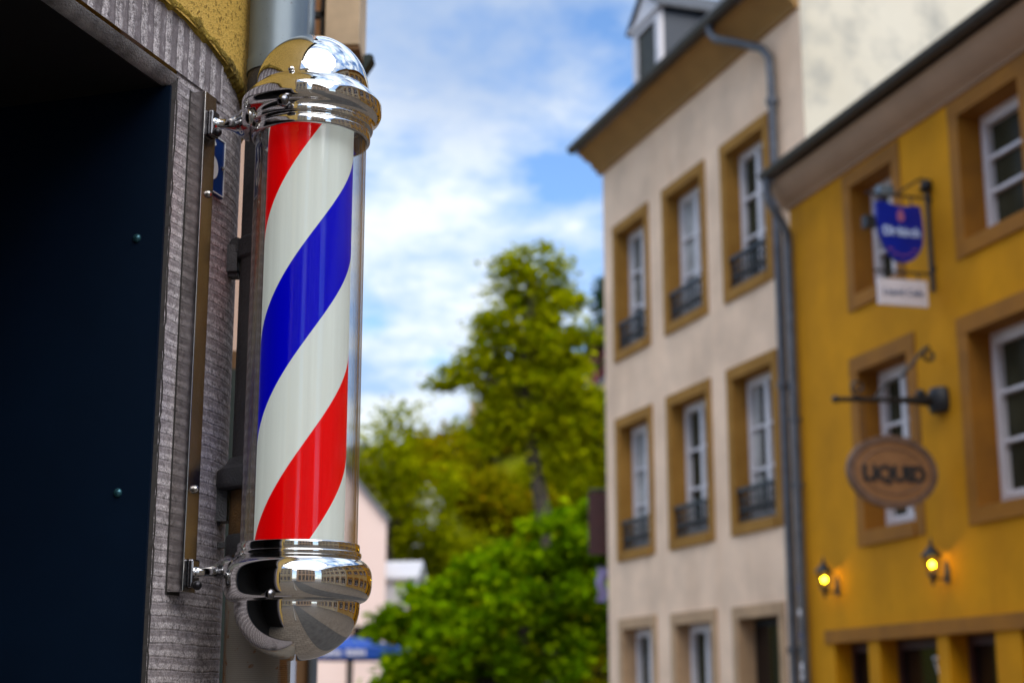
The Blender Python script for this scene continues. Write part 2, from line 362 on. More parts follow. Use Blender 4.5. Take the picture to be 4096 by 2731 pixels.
def window(root, u0, u1, z0, z1, smat, w=.155, proud=.02, deep=.30, rail=False, casements=2, bars=2, curtain=0, sill=True, lab=None, white='white', name='window'):
    """outer rectangle of the stone surround; frame and pane sit deep in the reveal"""
    b = MB(); e = .003
    b.box(u0+e, u0+w, -proud, deep, z0+e, z1-w); b.box(u1-w, u1-e, -proud, deep, z0+e, z1-w)
    b.box(u0+e, u1-e, -proud-.004, deep, z1-w, z1-e); b.box(u0+w, u1-w, -proud-.02, deep, z0+e, z0+w*.9)
    wn = b.build(name, smat, root)
    if lab: wn['label'] = lab
    a0, a1, c0, c1 = u0+w, u1-w, z0+w*.9, z1-w
    f = MB(); y0, y1 = deep-.10, deep-.03; fw = .055
    f.box(a0, a0+fw, y0, y1, c0, c1); f.box(a1-fw, a1, y0, y1, c0, c1)
    f.box(a0+fw, a1-fw, y0, y1, c1-fw*1.2, c1); f.box(a0+fw, a1-fw, y0, y1, c0, c0+fw*1.6)
    b0, b1, d0, d1 = a0+fw, a1-fw, c0+fw*1.6, c1-fw*1.2
    for k in range(casements):
        q0 = b0+(b1-b0)*k/casements; q1 = b0+(b1-b0)*(k+1)/casements; s_ = .05
        f.box(q0+.003, q0+s_, y0-.012, y1-.01, d0, d1); f.box(q1-s_, q1-.003, y0-.012, y1-.01, d0, d1)
        f.box(q0+s_, q1-s_, y0-.012, y1-.01, d0, d0+s_); f.box(q0+s_, q1-s_, y0-.012, y1-.01, d1-s_, d1)
        for r in range(bars):
            zz = d0+s_+(d1-d0-2*s_)*(r+1)/(bars+1); f.box(q0+s_, q1-s_, y0, y1-.015, zz-.018, zz+.018)
    f.build('frame', M[white], wn)
    MB().box(b0, b1, y1-.012, y1-.006, d0, d1).build('pane', M['pane'], wn)
    if curtain:
        cb = MB(); n = 26
        for (p0, p1) in ((b0+.03, b0+(b1-b0)*curtain*.5), (b1-(b1-b0)*curtain*.5, b1-.03)):
            for i in range(n):
                xa, xb = p0+(p1-p0)*i/n, p0+(p1-p0)*(i+1)/n
                cb.quad((xa, y1-.028+.008*sin(i*1.7), d0), (xb, y1-.028+.008*sin((i+1)*1.7), d0), (xb, y1-.028+.008*sin((i+1)*1.7), d1), (xa, y1-.028+.008*sin(i*1.7), d1))
        cb.build('curtain', M['curtain'], wn)
    if rail:
        r = MB(); h = .40; yb = .03
        r.box(a0, a1, yb-.03, yb+.03, c0+h, c0+h+.05); r.box(a0, a1, yb-.012, yb+.012, c0+.03, c0+.055)
        r.box(a0, a1, yb-.010, yb+.010, c0+h*.72, c0+h*.72+.02)
        k = 11
        for i in range(k+1):
            x = a0+.02+(a1-a0-.04)*i/k; r.box(x-.011, x+.011, yb-.008, yb+.008, c0+.055, c0+h)
        for i in range(k):
            x = a0+.02+(a1-a0-.04)*(i+.5)/k; r.lathe([(.001, c0+h*.30), (.03, c0+h*.42), (.001, c0+h*.54)], 6, (x, yb))
        r.build('railing', M['iron_black'], wn)
    return wn
def opening(root, name, u0, u1, z0, z1, smat, w, leafm, deep=.30, proud=.02, lintel=None, build_surround=True):
    b = MB(); e = .003
    if build_surround:
        b.box(u0+e, u0+w, -proud, deep, z0, z1-w); b.box(u1-w, u1-e, -proud, deep, z0, z1-w); b.box(u0+e, u1-e, -proud-.004, deep, z1-w, z1-e)
    d = b.build(name, smat, root)
    a0, a1, c1 = u0+w, u1-w, z1-w
    l = MB(); y = deep-.08; l.box(a0, a1, y, y+.05, z0, c1); l.build('door_leaf', leafm, d)
    p = MB(); m = (a0+a1)/2
    for (q0, q1) in ((a0+.06, m-.03), (m+.03, a1-.06)):
        p.box(q0, q1, y-.012, y+.004, z0+.15, z0+.9); p.box(q0, q1, y-.012, y+.004, z0+1.0, c1-.1)
    p.build('door_panel', M['dark_pane'], d); return d

def profile_run(b, prof, x0, x1, miter0=0.0):
    b.prism(prof, 'x', x0, x1)

# ============================================================ CREAM HOUSE
A1 = atan2(-.9495705, .3135536); P1 = (1.46016, 24.0, 0)
cream = tag(empty('cream_house', P1, A1), 'cream rendered three storey house with brown stone window surrounds and a slate dormer', 'house')
cols = [(.40, 1.82), (2.32, 3.78), (4.26, 5.66)]; rows = [(6.70, 8.88), (3.66, 5.82)]
holes = [(a, b, c, d) for a, b in cols for c, d in rows] + [(.42, 1.82, .75, 2.82), (2.32, 3.76, .75, 2.80), (4.22, 5.60, 0, 2.78)]
CW = 6.56
b = wall_mesh(0, CW, 0, 10.0, holes)
b.quad((0,0,0),(0,8,0),(0,8,10),(0,0,10)); b.quad((0,8,0),(CW,8,0),(CW,8,10),(0,8,10))
b.add([(0,0,10),(0,8,10),(0,4,14.6)], [(0,1,2)])
b.build('wall', M['cream'], cream)
g = MB(); g.quad((CW+.004,.0,0),(CW+.004,8,0),(CW+.004,8,10),(CW+.004,0,10)); g.add([(CW+.004,0,10),(CW+.004,8,10),(CW+.004,4,14.75)], [(0,1,2)])
g.build('gable_wall', M['gable'], cream)
cvar = iter([.35,.8,.15,.6,.0,.45])
for zi, (c, d) in enumerate(rows):
    for ui, (a, bb) in enumerate(cols):
        window(cream, a, bb, c, d, M['sand'], rail=True, curtain=next(cvar))
window(cream, .42, 1.82, .75, 2.82, M['sand_pale'], curtain=0, bars=1); window(cream, 2.32, 3.76, .75, 2.80, M['sand_pale'], bars=1)
opening(cream, 'door', 4.22, 5.60, 0, 2.78, M['sand_pale'], .15, M['black'])
cz = [(0,9.90),(-.05,9.90),(-.07,9.97),(-.13,10.0),(-.17,10.08),(-.28,10.13),(-.34,10.20),(-.40,10.21),(-.40,10.27),(0,10.27)]
MB().prism(cz, 'x', -.10, CW-.02).build('cornice', M['cornice'], cream, True, ang=50)
def gutter(root, x0, x1, yc, zc, r, mat):
    pts = [(yc+r*cos(a), zc+r*sin(a)) for a in [pi+pi*k/10 for k in range(11)]] + [(yc+r-.008, zc), (yc-r+.008, zc)]
    g = MB(); g.prism(pts, 'x', x0, x1); g.tube([(x0, yc-r, zc), (x1, yc-r, zc)], .012, 8); return g.build('gutter', mat, root, True)
gutter(cream, -.16, CW-.1, -.47, 10.32, .085, M['gutter'])
rf = MB()
def slab(b, p0, p1, x0, x1, t=.07):
    d = Vector((p1[0]-p0[0], p1[1]-p0[1])); n = Vector((-d.y, d.x)).normalized()*t
    b.prism([p0, p1, (p1[0]+n.x, p1[1]+n.y), (p0[0]+n.x, p0[1]+n.y)], 'x', x0, x1)
slab(rf, (-.42,10.30), (4.0,15.2), -.14, CW-.05); slab(rf, (4.0,15.2), (8.2,10.3), -.14, CW-.05)
roof = rf.build('roof', M['roof'], cream)
# dormer: front sits in the roof slope just behind the gutter
dm = empty('dormer', (0,0,0), 0, cream)
D0, D1, DY, DZ0, DZ1 = .50, 1.56, .35, 11.1, 12.18
b = MB(); w = .16
b.box(D0, D0+w, DY, DY+.08, DZ0, DZ1); b.box(D1-w, D1, DY, DY+.08, DZ0, DZ1); b.box(D0+w, D1-w, DY, DY+.08, DZ1-.14, DZ1); b.box(D0+w, D1-w, DY, DY+.08, DZ0, DZ0+.08)
b.prism([(D0-.06, DZ1), (D1+.06, DZ1), ((D0+D1)/2, DZ1+.46)], 'y', DY-.01, DY+.10)
b.box(D0-.09, D1+.09, DY-.05, DY-.01, DZ1-.03, DZ1+.04)
b.build('dormer_front', M['white'], dm)
MB().box(D0+w, D1-w, DY+.04, DY+.06, DZ0+.08, DZ1-.14).build('dormer_pane', M['pane'], dm)
c = MB(); c.prism([(DY+.08, DZ0-.1), (DY+.08, DZ1), (1.9, DZ1)], 'x', D0+.01, D0+.06); c.prism([(DY+.08, DZ0-.1), (DY+.08, DZ1), (1.9, DZ1)], 'x', D1-.06, D1-.01)
c.build('slate_cheek', M['slate'], dm)
c = MB(); mid = (D0+D1)/2
for s_ in (-1, 1):
    e_ = mid+s_*((D1-D0)/2+.12)
    c.prism([(mid, DZ1+.47), (e_, DZ1-.03), (e_, DZ1+.02), (mid, DZ1+.53)], 'y', DY-.07, 2.2)
c.build('dormer_roof', M['roof'], dm)
# swan-neck downpipe
MB().tube([(5.00,-.46,10.30),(5.02,-.46,10.15),(5.12,-.44,10.02),(5.45,-.28,9.85),(5.78,-.12,9.66),(5.90,-.085,9.50),(5.92,-.08,9.2),(5.92,-.08,.3)], .054, 12).build('downpipe', M['bluezinc'], cream, True)
for z in (8.9, 5.3, 2.2):
    b = MB(); b.lathe([(.064,z-.04),(.075,z-.035),(.075,z+.035),(.064,z+.04)], 12, (5.92,-.08)); b.box(5.90,5.94,-.06,.0,z-.02,z+.02)
    b.build('pipe_bracket', M['bluezinc'], cream)

# ============================================================ YELLOW HOUSE
A2 = atan2(-.9621829, .2724044); P2 = (3.2757, 17.7, 0)
yel = tag(empty('yellow_house', P2, A2), 'mustard yellow two storey house with ochre surrounds and hanging pub signs', 'house')
YW = 8.6
ywin = [(1.33, 2.56, 5.70, 7.24), (1.29, 2.65, 3.19, 5.20), (3.50, 4.84, 5.69, 7.26), (3.42, 4.84, 3.19, 5.14), (5.7, 7.0, 5.69, 7.26), (5.7, 7.0, 3.19, 5.14)]
shop = [(.65, 1.38), (1.62, 2.72), (2.93, 3.70), (4.11, 5.0), (5.5, 6.9)]
holes = ywin + [(a-.004, c+.004, 0, 2.23) for a, c in shop]
b = wall_mesh(0, YW, 0, 7.45, holes, inner=.30)
b.quad((0,0,0),(0,7,0),(0,7,7.9),(0,0,7.45)); b.quad((YW,0,0),(YW,7,0),(YW,7,7.9),(YW,0,7.45)); b.quad((0,7,0),(YW,7,0),(YW,7,7.9),(0,7,7.9))
b.build('wall', M['yellow'], yel)
for a in ywin: window(yel, *a, M['ochre_trim'], w=.17, proud=.012, deep=.34, casements=1 if a[0] > 3 else 2, bars=2)
b = MB(); b.box(.48, YW-.05, -.03, -.0005, 2.23, 2.37); b.build('shopfront_lintel', M['ochre_trim'], yel)
for i, (a, c) in enumerate(shop):
    d = MB(); d.box(a, c, .24, .28, 0, 2.23); o = d.build('shop_window' if i != 1 else 'shop_door', M['dark_pane'], yel)
    f = MB(); f.box(a, a+.07, .20, .24, 0, 2.23); f.box(c-.07, c, .20, .24, 0, 2.23); f.box(a+.07, c-.07, .20, .24, 2.13, 2.23); f.box(a+.07, c-.07, .20, .24, 1.2, 1.27)
    f.build('frame', M['wood_dark'], o)
    if i == 1:   # white cocktail glass mark on the dark door glass
        k = MB(); x0 = a+.62; k.box(x0, x0+.22, .233, .2385, 2.02, 2.05); k.prism([(x0+.02,2.0),(x0+.05,2.0),(x0+.12,1.86),(x0+.12,1.7),(x0+.09,1.7),(x0+.09,1.86)], 'y', .233, .2385); k.prism([(x0+.2,2.0),(x0+.17,2.0),(x0+.12,1.88),(x0+.13,1.84)], 'y', .233, .2385)
        k.build('glass_mark', M['sign_white'], o)
cz = [(0,7.27),(-.03,7.27),(-.05,7.31),(-.10,7.33),(-.22,7.52),(-.24,7.58),(0,7.58)]
MB().prism(cz, 'x', -.05, YW).build('cornice', M['pink_cornice'], yel, True, ang=50)
gutter(yel, .02, YW, -.32, 7.66, .075, M['gutter'])
rf = MB(); slab(rf, (-.30,7.63), (7.2,8.5), -.05, YW, .06); rf.build('roof', M['roof'], yel)
MB().tube([(.10,-.32,7.60),(.10,-.32,7.42),(.11,-.30,7.30),(.12,-.16,7.08),(.10,-.08,6.95),(.085,-.075,6.7),(.085,-.075,.3)], .05, 12).build('downpipe', M['bluezinc'], yel, True)
for z in (4.75, 4.0, 1.2):
    b = MB(); b.lathe([(.051,z-.03),(.062,z-.026),(.062,z+.026),(.051,z+.03)], 12, (.085,-.075)); b.box(.075,.095,-.07,0,z-.015,z+.015)
    b.build('pipe_bracket', M['bluezinc'], yel)
for z, w_, h_ in ((2.83,.05,.05),(2.55,.045,.07),(2.3,.045,.06),(1.95,.05,.09),(1.86,.045,.06)):
    st = MB(); st.add([(.085+.0525*sin(a), -.075-.0525*cos(a), zz) for zz in (z, z+h_) for a in (-.6,-.2,.2,.6)], [(0,1,5,4),(1,2,6,5),(2,3,7,6)])
    st.build('sticker', M['plaque' if z in (2.83, 2.3) else 'far_white'], yel)

# text helper -------------------------------------------------------------
def text_mesh(s, size, extrude=.004, bold=0.0, sx=1.0):
    cu = bpy.data.curves.new('lettering', 'FONT'); cu.body = s; cu.size = size; cu.extrude = extrude; cu.align_x = 'CENTER'; cu.align_y = 'CENTER'; cu.offset = bold
    o = bpy.data.objects.new('lettering', cu); COL.objects.link(o)
    dg = bpy.context.evaluated_depsgraph_get(); me = bpy.data.meshes.new_from_object(o.evaluated_get(dg)); bpy.data.objects.remove(o)
    for v in me.vertices: v.co.x *= sx
    return me
def text(s, size, mat, parent, loc, rot, name='lettering', **kw):
    me = text_mesh(s, size, **kw); o = bpy.data.objects.new(name, me); COL.objects.link(o); me.materials.clear(); me.materials.append(mat)
    o.parent = parent; o.location = loc; o.rotation_euler = rot; return o
def on_yellow(u, o=0.0, z=0.0):
    return (P2[0]+.2724044*u-.9621829*o, P2[1]-.9621829*u-.2724044*o, z)
# the sign roots share the house's axes: x along the facade (towards the camera), -y out
FRONT = (radians(90), 0, radians(90))      # lettering on a board whose face looks along +x
# ---- blue shield sign
sg = tag(empty('shield_sign', on_yellow(3.10), A2), 'blue shield pub sign with a white plate below on a black wall bracket', 'sign')
b = MB(); b.tube([(0,-.036,5.49),(0,-.036,6.50)], .024, 10); b.ball((0,-.036,6.575), .062, 12, 8); b.lathe([(.085,6.52),(.05,6.55),(.03,6.60)], 12, (0,-.036))
b.box(-.02,.02,-.03,.0,5.7,5.74); b.box(-.02,.02,-.03,0,6.4,6.44)
b.tube([(0,-.03,6.435),(0,-.70,6.44)], .014, 8); b.tube([(0,-.03,5.665),(0,-.66,5.66)], .013, 8)
b.tube([(0,-.07,6.64),(0,-.14,6.61),(0,-.37,6.46)], .011, 8); b.build('bracket', M['iron_black'], sg, True)
shp = [(-.615,6.35),(-.54,6.365),(-.47,6.345),(-.38,6.325),(-.28,6.325),(-.20,6.345),(-.13,6.335),(-.118,6.20),(-.112,6.08),(-.125,5.96),(-.165,5.87),(-.24,5.79),(-.33,5.755),(-.42,5.765),(-.49,5.82),(-.55,5.92),(-.595,6.03),(-.615,6.15)]
sh = MB().prism(shp, 'x', -.02, .02).build('shield', M['sign_blue'], sg)
text('Diekirch', .125, M['sign_text'], sh, (.024,-.355,6.06), FRONT, bold=.004, sx=.92)
cr = MB(); cr.prism([(-.395,6.19),(-.355,6.16),(-.315,6.19),(-.32,6.25),(-.34,6.28),(-.355,6.30),(-.37,6.28),(-.39,6.25)], 'x', .021, .026); cr.build('emblem', M['sign_red'], sh)
for k in range(5):
    a = radians(215+28*k); MB().box(.021, .025, -.355+.16*cos(a)-.025, -.355+.16*cos(a)+.025, 5.97+.15*sin(a)-.006, 5.97+.15*sin(a)+.006).build('small_print', M['sign_red'], sh)
for y, za, zb in ((-.52,6.43,6.34),(-.22,6.43,6.34),(-.55,5.66,5.58),(-.19,5.66,5.58)): MB().tube([(0,y,za),(0,y,zb)], .008, 6).build('hook', M['iron_black'], sg)
lb = MB(); lb.box(-.05,.05,-.58,-.42,6.42,6.52); lb.build('spot_lamp', M['zinc'], sg, bevel=.01)
l2 = MB(); l2.box(-.05,.04,-.74,-.64,6.08,6.20); l2.tube([(0,-.64,6.14),(0,-.60,6.14)], .012, 6); l2.build('flood_lamp', M['iron_black'], sg)
pt = MB().box(-.015,.015,-.635,-.105,5.325,5.585).build('plate', M['sign_white'], sg)
text('Liquid Cafe', .095, M['ink'], pt, (.018,-.37,5.455), FRONT, bold=.001)
# ---- oval wooden sign
ov = tag(empty('oval_sign', on_yellow(3.088), A2), 'oval wooden LIQUID sign hanging by chains from a scrolled iron bracket', 'sign')
b = MB(); b.tube([(0,0,4.42),(0,-.2,4.41)], .055, 10); b.tube([(0,-.2,4.41),(0,-.34,4.405),(0,-.5,4.40)], [.05,.035,.026], 10); b.tube([(0,-.5,4.40),(0,-1.12,4.375)], .024, 10); b.ball((0,-1.13,4.375), .038)
b.lathe([(.11,4.30),(.13,4.36),(.13,4.48),(.10,4.54)], 12, (0,-.01), True); b.ball((0,-.23,4.47), .05)
sc_ = [(0,-.66-.27*cos(a)*0, 0) for a in []]
def spiral(cy, cz, r0, r1, a0, turns, n=26):
    return [(0, cy+(r0+(r1-r0)*k/n)*cos(a0+turns*2*pi*k/n), cz+(r0+(r1-r0)*k/n)*sin(a0+turns*2*pi*k/n)) for k in range(n+1)]
br = [(0,-.72,4.40),(0,-.60,4.54),(0,-.43,4.63),(0,-.30,4.76),(0,-.20,4.88),(0,-.11,4.94)] + spiral(-.11, 4.86, .08, .02, pi/2, 1.1)
b.tube(br, [.016]*4+[.018]*(len(br)-4), 8)
b.tube([(0,-.80,4.395),(0,-.93,4.42)] + spiral(-.89, 4.50, .075, .02, -pi*.7, -1.15), .014, 8)
b.build('bracket', M['iron_black'], ov, True)
el = [(-.580+.466*cos(2*pi*k/56), 3.712+.345*sin(2*pi*k/56)) for k in range(56)]; el2 = [(-.580+.40*cos(2*pi*k/56), 3.712+.283*sin(2*pi*k/56)) for k in range(56)]
rim = MB(); n = 56
rim.v = [(-.03,)+p for p in el]+[(.03,)+p for p in el]+[(.03,)+p for p in el2]+[(-.03,)+p for p in el2]
for k in range(n):
    j = (k+1) % n
    for q in range(4): rim.f.append((q*n+k, q*n+j, ((q+1) % 4)*n+j, ((q+1) % 4)*n+k))
rim.build('rim', M['sign_rim'], ov)
bd = MB().prism(el2, 'x', -.018, .018).build('board', M['sign_wood'], ov)
text('LIQUID', .20, M['black_letters'], bd, (.022,-.57,3.685), FRONT, bold=.011, sx=1.0)
rg = MB(); n = 40
for s_ in (1,-1):
    for k in range(1, 12):
        a = pi*k/12*s_; c_ = (-.58+.33*cos(a), 3.712+.215*sin(a)); a2 = pi*(k+.95)/12*s_; d_ = (-.58+.33*cos(a2), 3.712+.215*sin(a2)); rg.tube([(.019,)+c_, (.019,)+d_], .007, 5)
rg.build('line_border', M['sign_rim'], bd)
for y in (-.86, -.27):
    for dy in (-.02, .02):
        ch = MB()
        for k in range(9):
            z = 4.37-.042*k; ch.tube([(0,y+dy,z),(0,y+dy-.006,z-.018),(0,y+dy,z-.038)], .005, 5)
        ch.build('chain', M['iron_black'], ov)

# ---- lanterns
def lantern(u, z, label):
    r = tag(empty('wall_lantern', on_yellow(u, 0, z), A2), label, 'wall lantern', 'lit lanterns on the yellow wall')
    b = MB(); b.prism([(-.035,-.10),(.035,-.10),(.045,0),(.03,.08),(0,.12),(-.03,.08),(-.045,0)], 'y', -.018, 0); b.build('back_plate', M['iron_black'], r, bevel=.004)
    b = MB(); b.tube([(0,-.015,-.03),(0,-.07,-.07),(0,-.13,-.06),(0,-.165,-.02)], .012, 8); b.ball((0,-.165,-.11), .018); b.lathe([(.016,-.10),(.03,-.05),(.035,-.03)], 10, (0,-.165)); b.build('arm', M['iron_black'], r, True)
    cg = MB()
    for k in range(6):
        a = 2*pi*k/6; cg.tube([(.045*cos(a), -.165+.045*sin(a), -.02), (.080*cos(a), -.165+.080*sin(a), .15)], .0055, 5)
    cg.lathe([(.03,-.04),(.052,-.03),(.05,-.015),(.02,-.012)], 6, (0,-.165)); cg.build('cage', M['iron_black'], r)
    gl = MB().lathe([(.043,-.015),(.077,.148)], 6, (0,-.165)); gl.build('lantern_glass', M['lantern_glass'], r)
    rf = MB().lathe([(.104,.145),(.098,.158),(.060,.195),(.045,.225),(.025,.235),(.018,.255),(.022,.268),(.010,.285),(.004,.325)], 12, (0,-.165)); rf.build('roof', M['iron_black'], r, True)
    bl = MB().ball((0,-.165,.07), .023, 12, 8); bl.build('bulb', M['bulb'], r, True)
    return r
lantern(.80, 2.822, 'small lit black lantern nearest the downpipe on the yellow wall')
lantern(2.997, 2.80, 'lit black lantern high between the oval sign and the dark shop door')

# ============================================================ THE ROW FURTHER ALONG, ITS NEIGHBOURS AND THE SQUARE BEHIND (seen in the chrome)
def back_house(name, p, ang, W, H, wall, trim, label, nw, floors, seed, roofh=1.9, depth=7):
    r = tag(empty(name, p, ang), label, 'house')
    rn = random.Random(seed); pit = W/nw; wl = []
    for f in range(floors):
        for k in range(nw):
            c = pit*(k+.5); z0 = .8+f*(H-.9)/floors; ww = min(.72, pit*.36)
            wl.append((c-ww, c+ww, z0, z0+min(2.05, (H-.9)/floors-.7)))
    b = wall_mesh(0, W, 0, H, wl); b.quad((0,0,0),(0,depth,0),(0,depth,H),(0,0,H)); b.quad((W,0,0),(W,depth,0),(W,depth,H),(W,0,H)); b.quad((0,depth,0),(W,depth,0),(W,depth,H),(0,depth,H))
    b.build('wall', wall, r)
    for w_ in wl: window(r, *w_, trim, w=.15)
    MB().prism([(0,H-.25),(-.1,H-.2),(-.28,H),(-.28,H+.08),(0,H+.08)], 'x', 0, W).build('cornice', trim, r)
    rf = MB(); slab(rf, (-.4,H+.05), (depth/2,H+roofh), 0, W); slab(rf, (depth/2,H+roofh), (depth+.4,H+.05), 0, W); rf.build('roof', M['roof'], r)
    return r
p3 = on_yellow(YW+.02)
back_house('ochre_house', (p3[0], p3[1], 0), A2, 8.0, 7.3, M['ochre_wall'], M['ochre_trim'], 'light ochre house mirrored in the steel mounting rail', 4, 3, 1)
p4 = on_yellow(YW+8.1)
back_house('sand_house', (p4[0], p4[1], 0), A2, 12.0, 7.6, M['pale_wall'], M['sand_pale'], 'pale sand house mirrored on the right side of the chrome cap', 6, 3, 2)
back_house('buff_house', (11.0, -15.0, 0), pi, 9.0, 9.0, M['cream'], M['sand'], 'cream house mirrored small at the middle of the chrome cap', 5, 3, 3)
back_house('tall_house', (-1.2, -15.0, 0), pi+.08, 9.0, 10.5, M['pale_wall'], M['sand_pale'], 'tall sand coloured house mirrored left of the bright sky gap', 5, 4, 4)

# ============================================================ BARBER SHOP (left); local x runs away from the camera along its wall, -y out to the street
TH = radians(18); W0 = (-.42, 2.07, 0)
shopb = tag(empty('barber_shop', W0, pi/2-TH), 'yellow stuccoed shop with a grey chiselled stone doorway and rounded corner', 'shop')
S1, R, TURN = .02, .264, radians(38)
def wl(s, o=0.0):
    """local point on the wall line at run s, o metres proud of the stone face"""
    if s <= S1: return (s, -o)
    a = min((s-S1)/R, TURN); x = S1+(R+o)*sin(a); y = R-(R+o)*cos(a); rest = (s-S1)-a*R
    return (x+cos(a)*rest, y+sin(a)*rest)
SEND = 1.75
def strip(ss, zlo, zhi, o, nz=1):
    """wall skin between two height functions"""
    b = MB()
    for i, s_ in enumerate(ss):
        x, y = wl(s_, o)
        for k in range(nz+1): b.v.append((x, y, zlo(s_)+(zhi(s_)-zlo(s_))*k/nz))
    m = nz+1
    b.f = [(i*m+k, (i+1)*m+k, (i+1)*m+k+1, i*m+k+1) for i in range(len(ss)-1) for k in range(nz)]
    return b
def lin(a, b, n): return [a+(b-a)*k/n for k in range(n+1)]
pts_o = [(-1.7,2.512),(-.161,2.506),(-.068,2.505),(.008,2.488),(.081,2.470),(.15,2.452),(.22,2.44),(9,2.44)]
def zo(s_):
    for (a, za), (c, zc) in zip(pts_o, pts_o[1:]):
        if s_ <= c: return za+(zc-za)*max(0, (s_-a)/(c-a))
DS0, DS1 = -1.30, -.108     # doorway opening
SB = .185                   # stone gives way to stucco just round the corner
LINT = 2.415
# stone right jamb, running round the corner; small return into the doorway
ss = lin(DS1+.007, S1, 8)+lin(S1, SB, 30)[1:]
b = strip(ss, lambda s_: 0.0, lambda s_: zo(s_)+.004 if s_ > .02 else 2.45+0*s_, 0.0, 60)
b.build('stone_jamb', M['jamb'], shopb, True)
MB().box(DS0-.24, DS0-.002, 0, .06, 0, 2.45).build('stone_jamb', M['jamb'], shopb)
b = MB(); rq = random.Random(9)
for z in lin(0, 2.42, 260): b.v += [(DS1+.001, .004, z), (DS1+.008+rq.uniform(0,.0035), -.0012, z)]
b.f = [(2*i, 2*i+1, 2*i+3, 2*i+2) for i in range(260)]; b.build('ragged_joint', M['joint_shade'], shopb)
# lintel with a smooth bevelled lower arris
ss = lin(-1.54, S1, 30)
b = MB()
for s_ in ss: b.v += [(s_, -.003, LINT+.012), (s_, -.003, zo(s_)+.004)]
b.f = [(2*i, 2*i+2, 2*i+3, 2*i+1) for i in range(len(ss)-1)]
b.build('lintel', M['lintel'], shopb)
b = MB(); b.prism([(-.003,LINT+.006),(.006,LINT-.009),(.016,LINT-.009),(.016,LINT+.006)], 'x', DS0-.01, DS1+.006); b.build('lintel_arris', M['chamfer'], shopb, True, ang=60)
# doorway niche: riveted teal sheet on the right reveal, dark soffit and inner door
ND = .95
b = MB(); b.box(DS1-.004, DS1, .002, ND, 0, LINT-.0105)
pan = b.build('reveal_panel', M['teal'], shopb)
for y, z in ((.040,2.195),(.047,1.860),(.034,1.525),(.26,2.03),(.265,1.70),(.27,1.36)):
    rv = MB(); rv.v = []; seg = 12
    prof = [(.0062,0),(.0058,.0018),(.0042,.0034),(.0004,.0042)]
    for r_, h_ in prof:
        for k in range(seg): rv.v.append((DS1-.004-h_, y+r_*cos(2*pi*k/seg), z+r_*sin(2*pi*k/seg)))
    rv.f = [(j*seg+k, j*seg+(k+1) % seg, (j+1)*seg+(k+1) % seg, (j+1)*seg+k) for j in range(3) for k in range(seg)]
    rv.build('rivet', M['rivet'], pan, True, ang=80)
b = MB(); b.box(DS0, DS1, .0165, ND, LINT-.010, LINT+.02); b.box(DS0-.02, DS0, .06, ND, 0, LINT); b.build('doorway_lining', M['black'], shopb)  # soffit shadow put into the colour: lining is near black
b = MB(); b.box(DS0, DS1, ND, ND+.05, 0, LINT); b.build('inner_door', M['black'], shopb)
# stucco skin: stands 12 mm proud of the stone
H = 9.2
hol = [(-3.6,-2.5,3.6,5.4),(-6.1,-5.0,3.6,5.4),(-3.6,-2.5,6.5,8.2),(-6.1,-5.0,6.5,8.2),(-6.0,-3.0,.4,2.45)]
b = wall_mesh(-8.0, -1.54, 0, H, hol, y=-.012, inner=.25)
ss = lin(-1.54, S1, 24)+lin(S1, SB, 20)[1:]
q = strip(ss, zo, lambda s_: H, .010, 1); b.add(q.v, q.f)
ss2 = lin(SB, S1+R*TURN, 8)+lin(S1+R*TURN, SEND, 6)[1:]
q = strip(ss2, lambda s_: zo(s_), lambda s_: H, .010, 1); b.add(q.v, q.f); q = strip(ss2, lambda s_: 0.0, lambda s_: zo(s_), .001, 1); b.add(q.v, q.f)
xe, ye = wl(SEND, .012); b.quad((xe,ye,0),(-8.0,7,0),(-8.0,7,H),(xe,ye,H)); b.quad((-8,-.012,0),(-8,7,0),(-8,7,H),(-8,-.012,H))
b.build('wall', M['stucco'], shopb, True, ang=30)
b = MB()   # ragged underside of the stucco above the stone
rn = random.Random(3); ss = lin(-1.54, S1, 150)+lin(S1, SB, 44)[1:]
for s_ in ss:
    x, y = wl(s_, .0105); x2, y2 = wl(s_, -.002); dz = rn.uniform(-.006,.003); xm, ym = wl(s_, .011+rn.uniform(-.001,.001))
    b.v += [(x, y, zo(s_)+.012+rn.uniform(-.003,.004)), (xm, ym, zo(s_)+dz+.002), (x2, y2, zo(s_)+dz-.004)]
b.f = [(3*i+k, 3*i+3+k, 3*i+4+k, 3*i+1+k) for i in range(len(ss)-1) for k in range(2)]
b.build('stucco_edge', M['stucco_edge'], shopb, True, ang=70)
b = MB()   # vertical stucco edge round the corner
for z in lin(0, zo(SB), 90):
    x, y = wl(SB+rn.uniform(-.002,.002), .001); x2, y2 = wl(SB-.004, -.002); b.v += [(x,y,z),(x2,y2,z)]
b.f = [(2*i,2*i+1,2*i+3,2*i+2) for i in range(90)]; b.build('stucco_edge', M['stucco_edge'], shopb)
for h_ in hol[:4]: window(shopb, *h_, M['sand_pale'])
window(shopb, *hol[4], M['slate_paint'], casements=3, bars=0, name='shop_window')
rf = MB(); slab(rf, (-.4,H), (3.5,H+2.4), -8.0, .5); rf.build('roof', M['roof'], shopb)
tag(MB().prism([(-.1,-30),(-.05,-30),(-.05,0),(-.1,0)], 'z', 0, .1).build('kerb', M['kerb']), 'pale stone kerb edging the pavement by the barber shop', 'kerb', kind='structure')

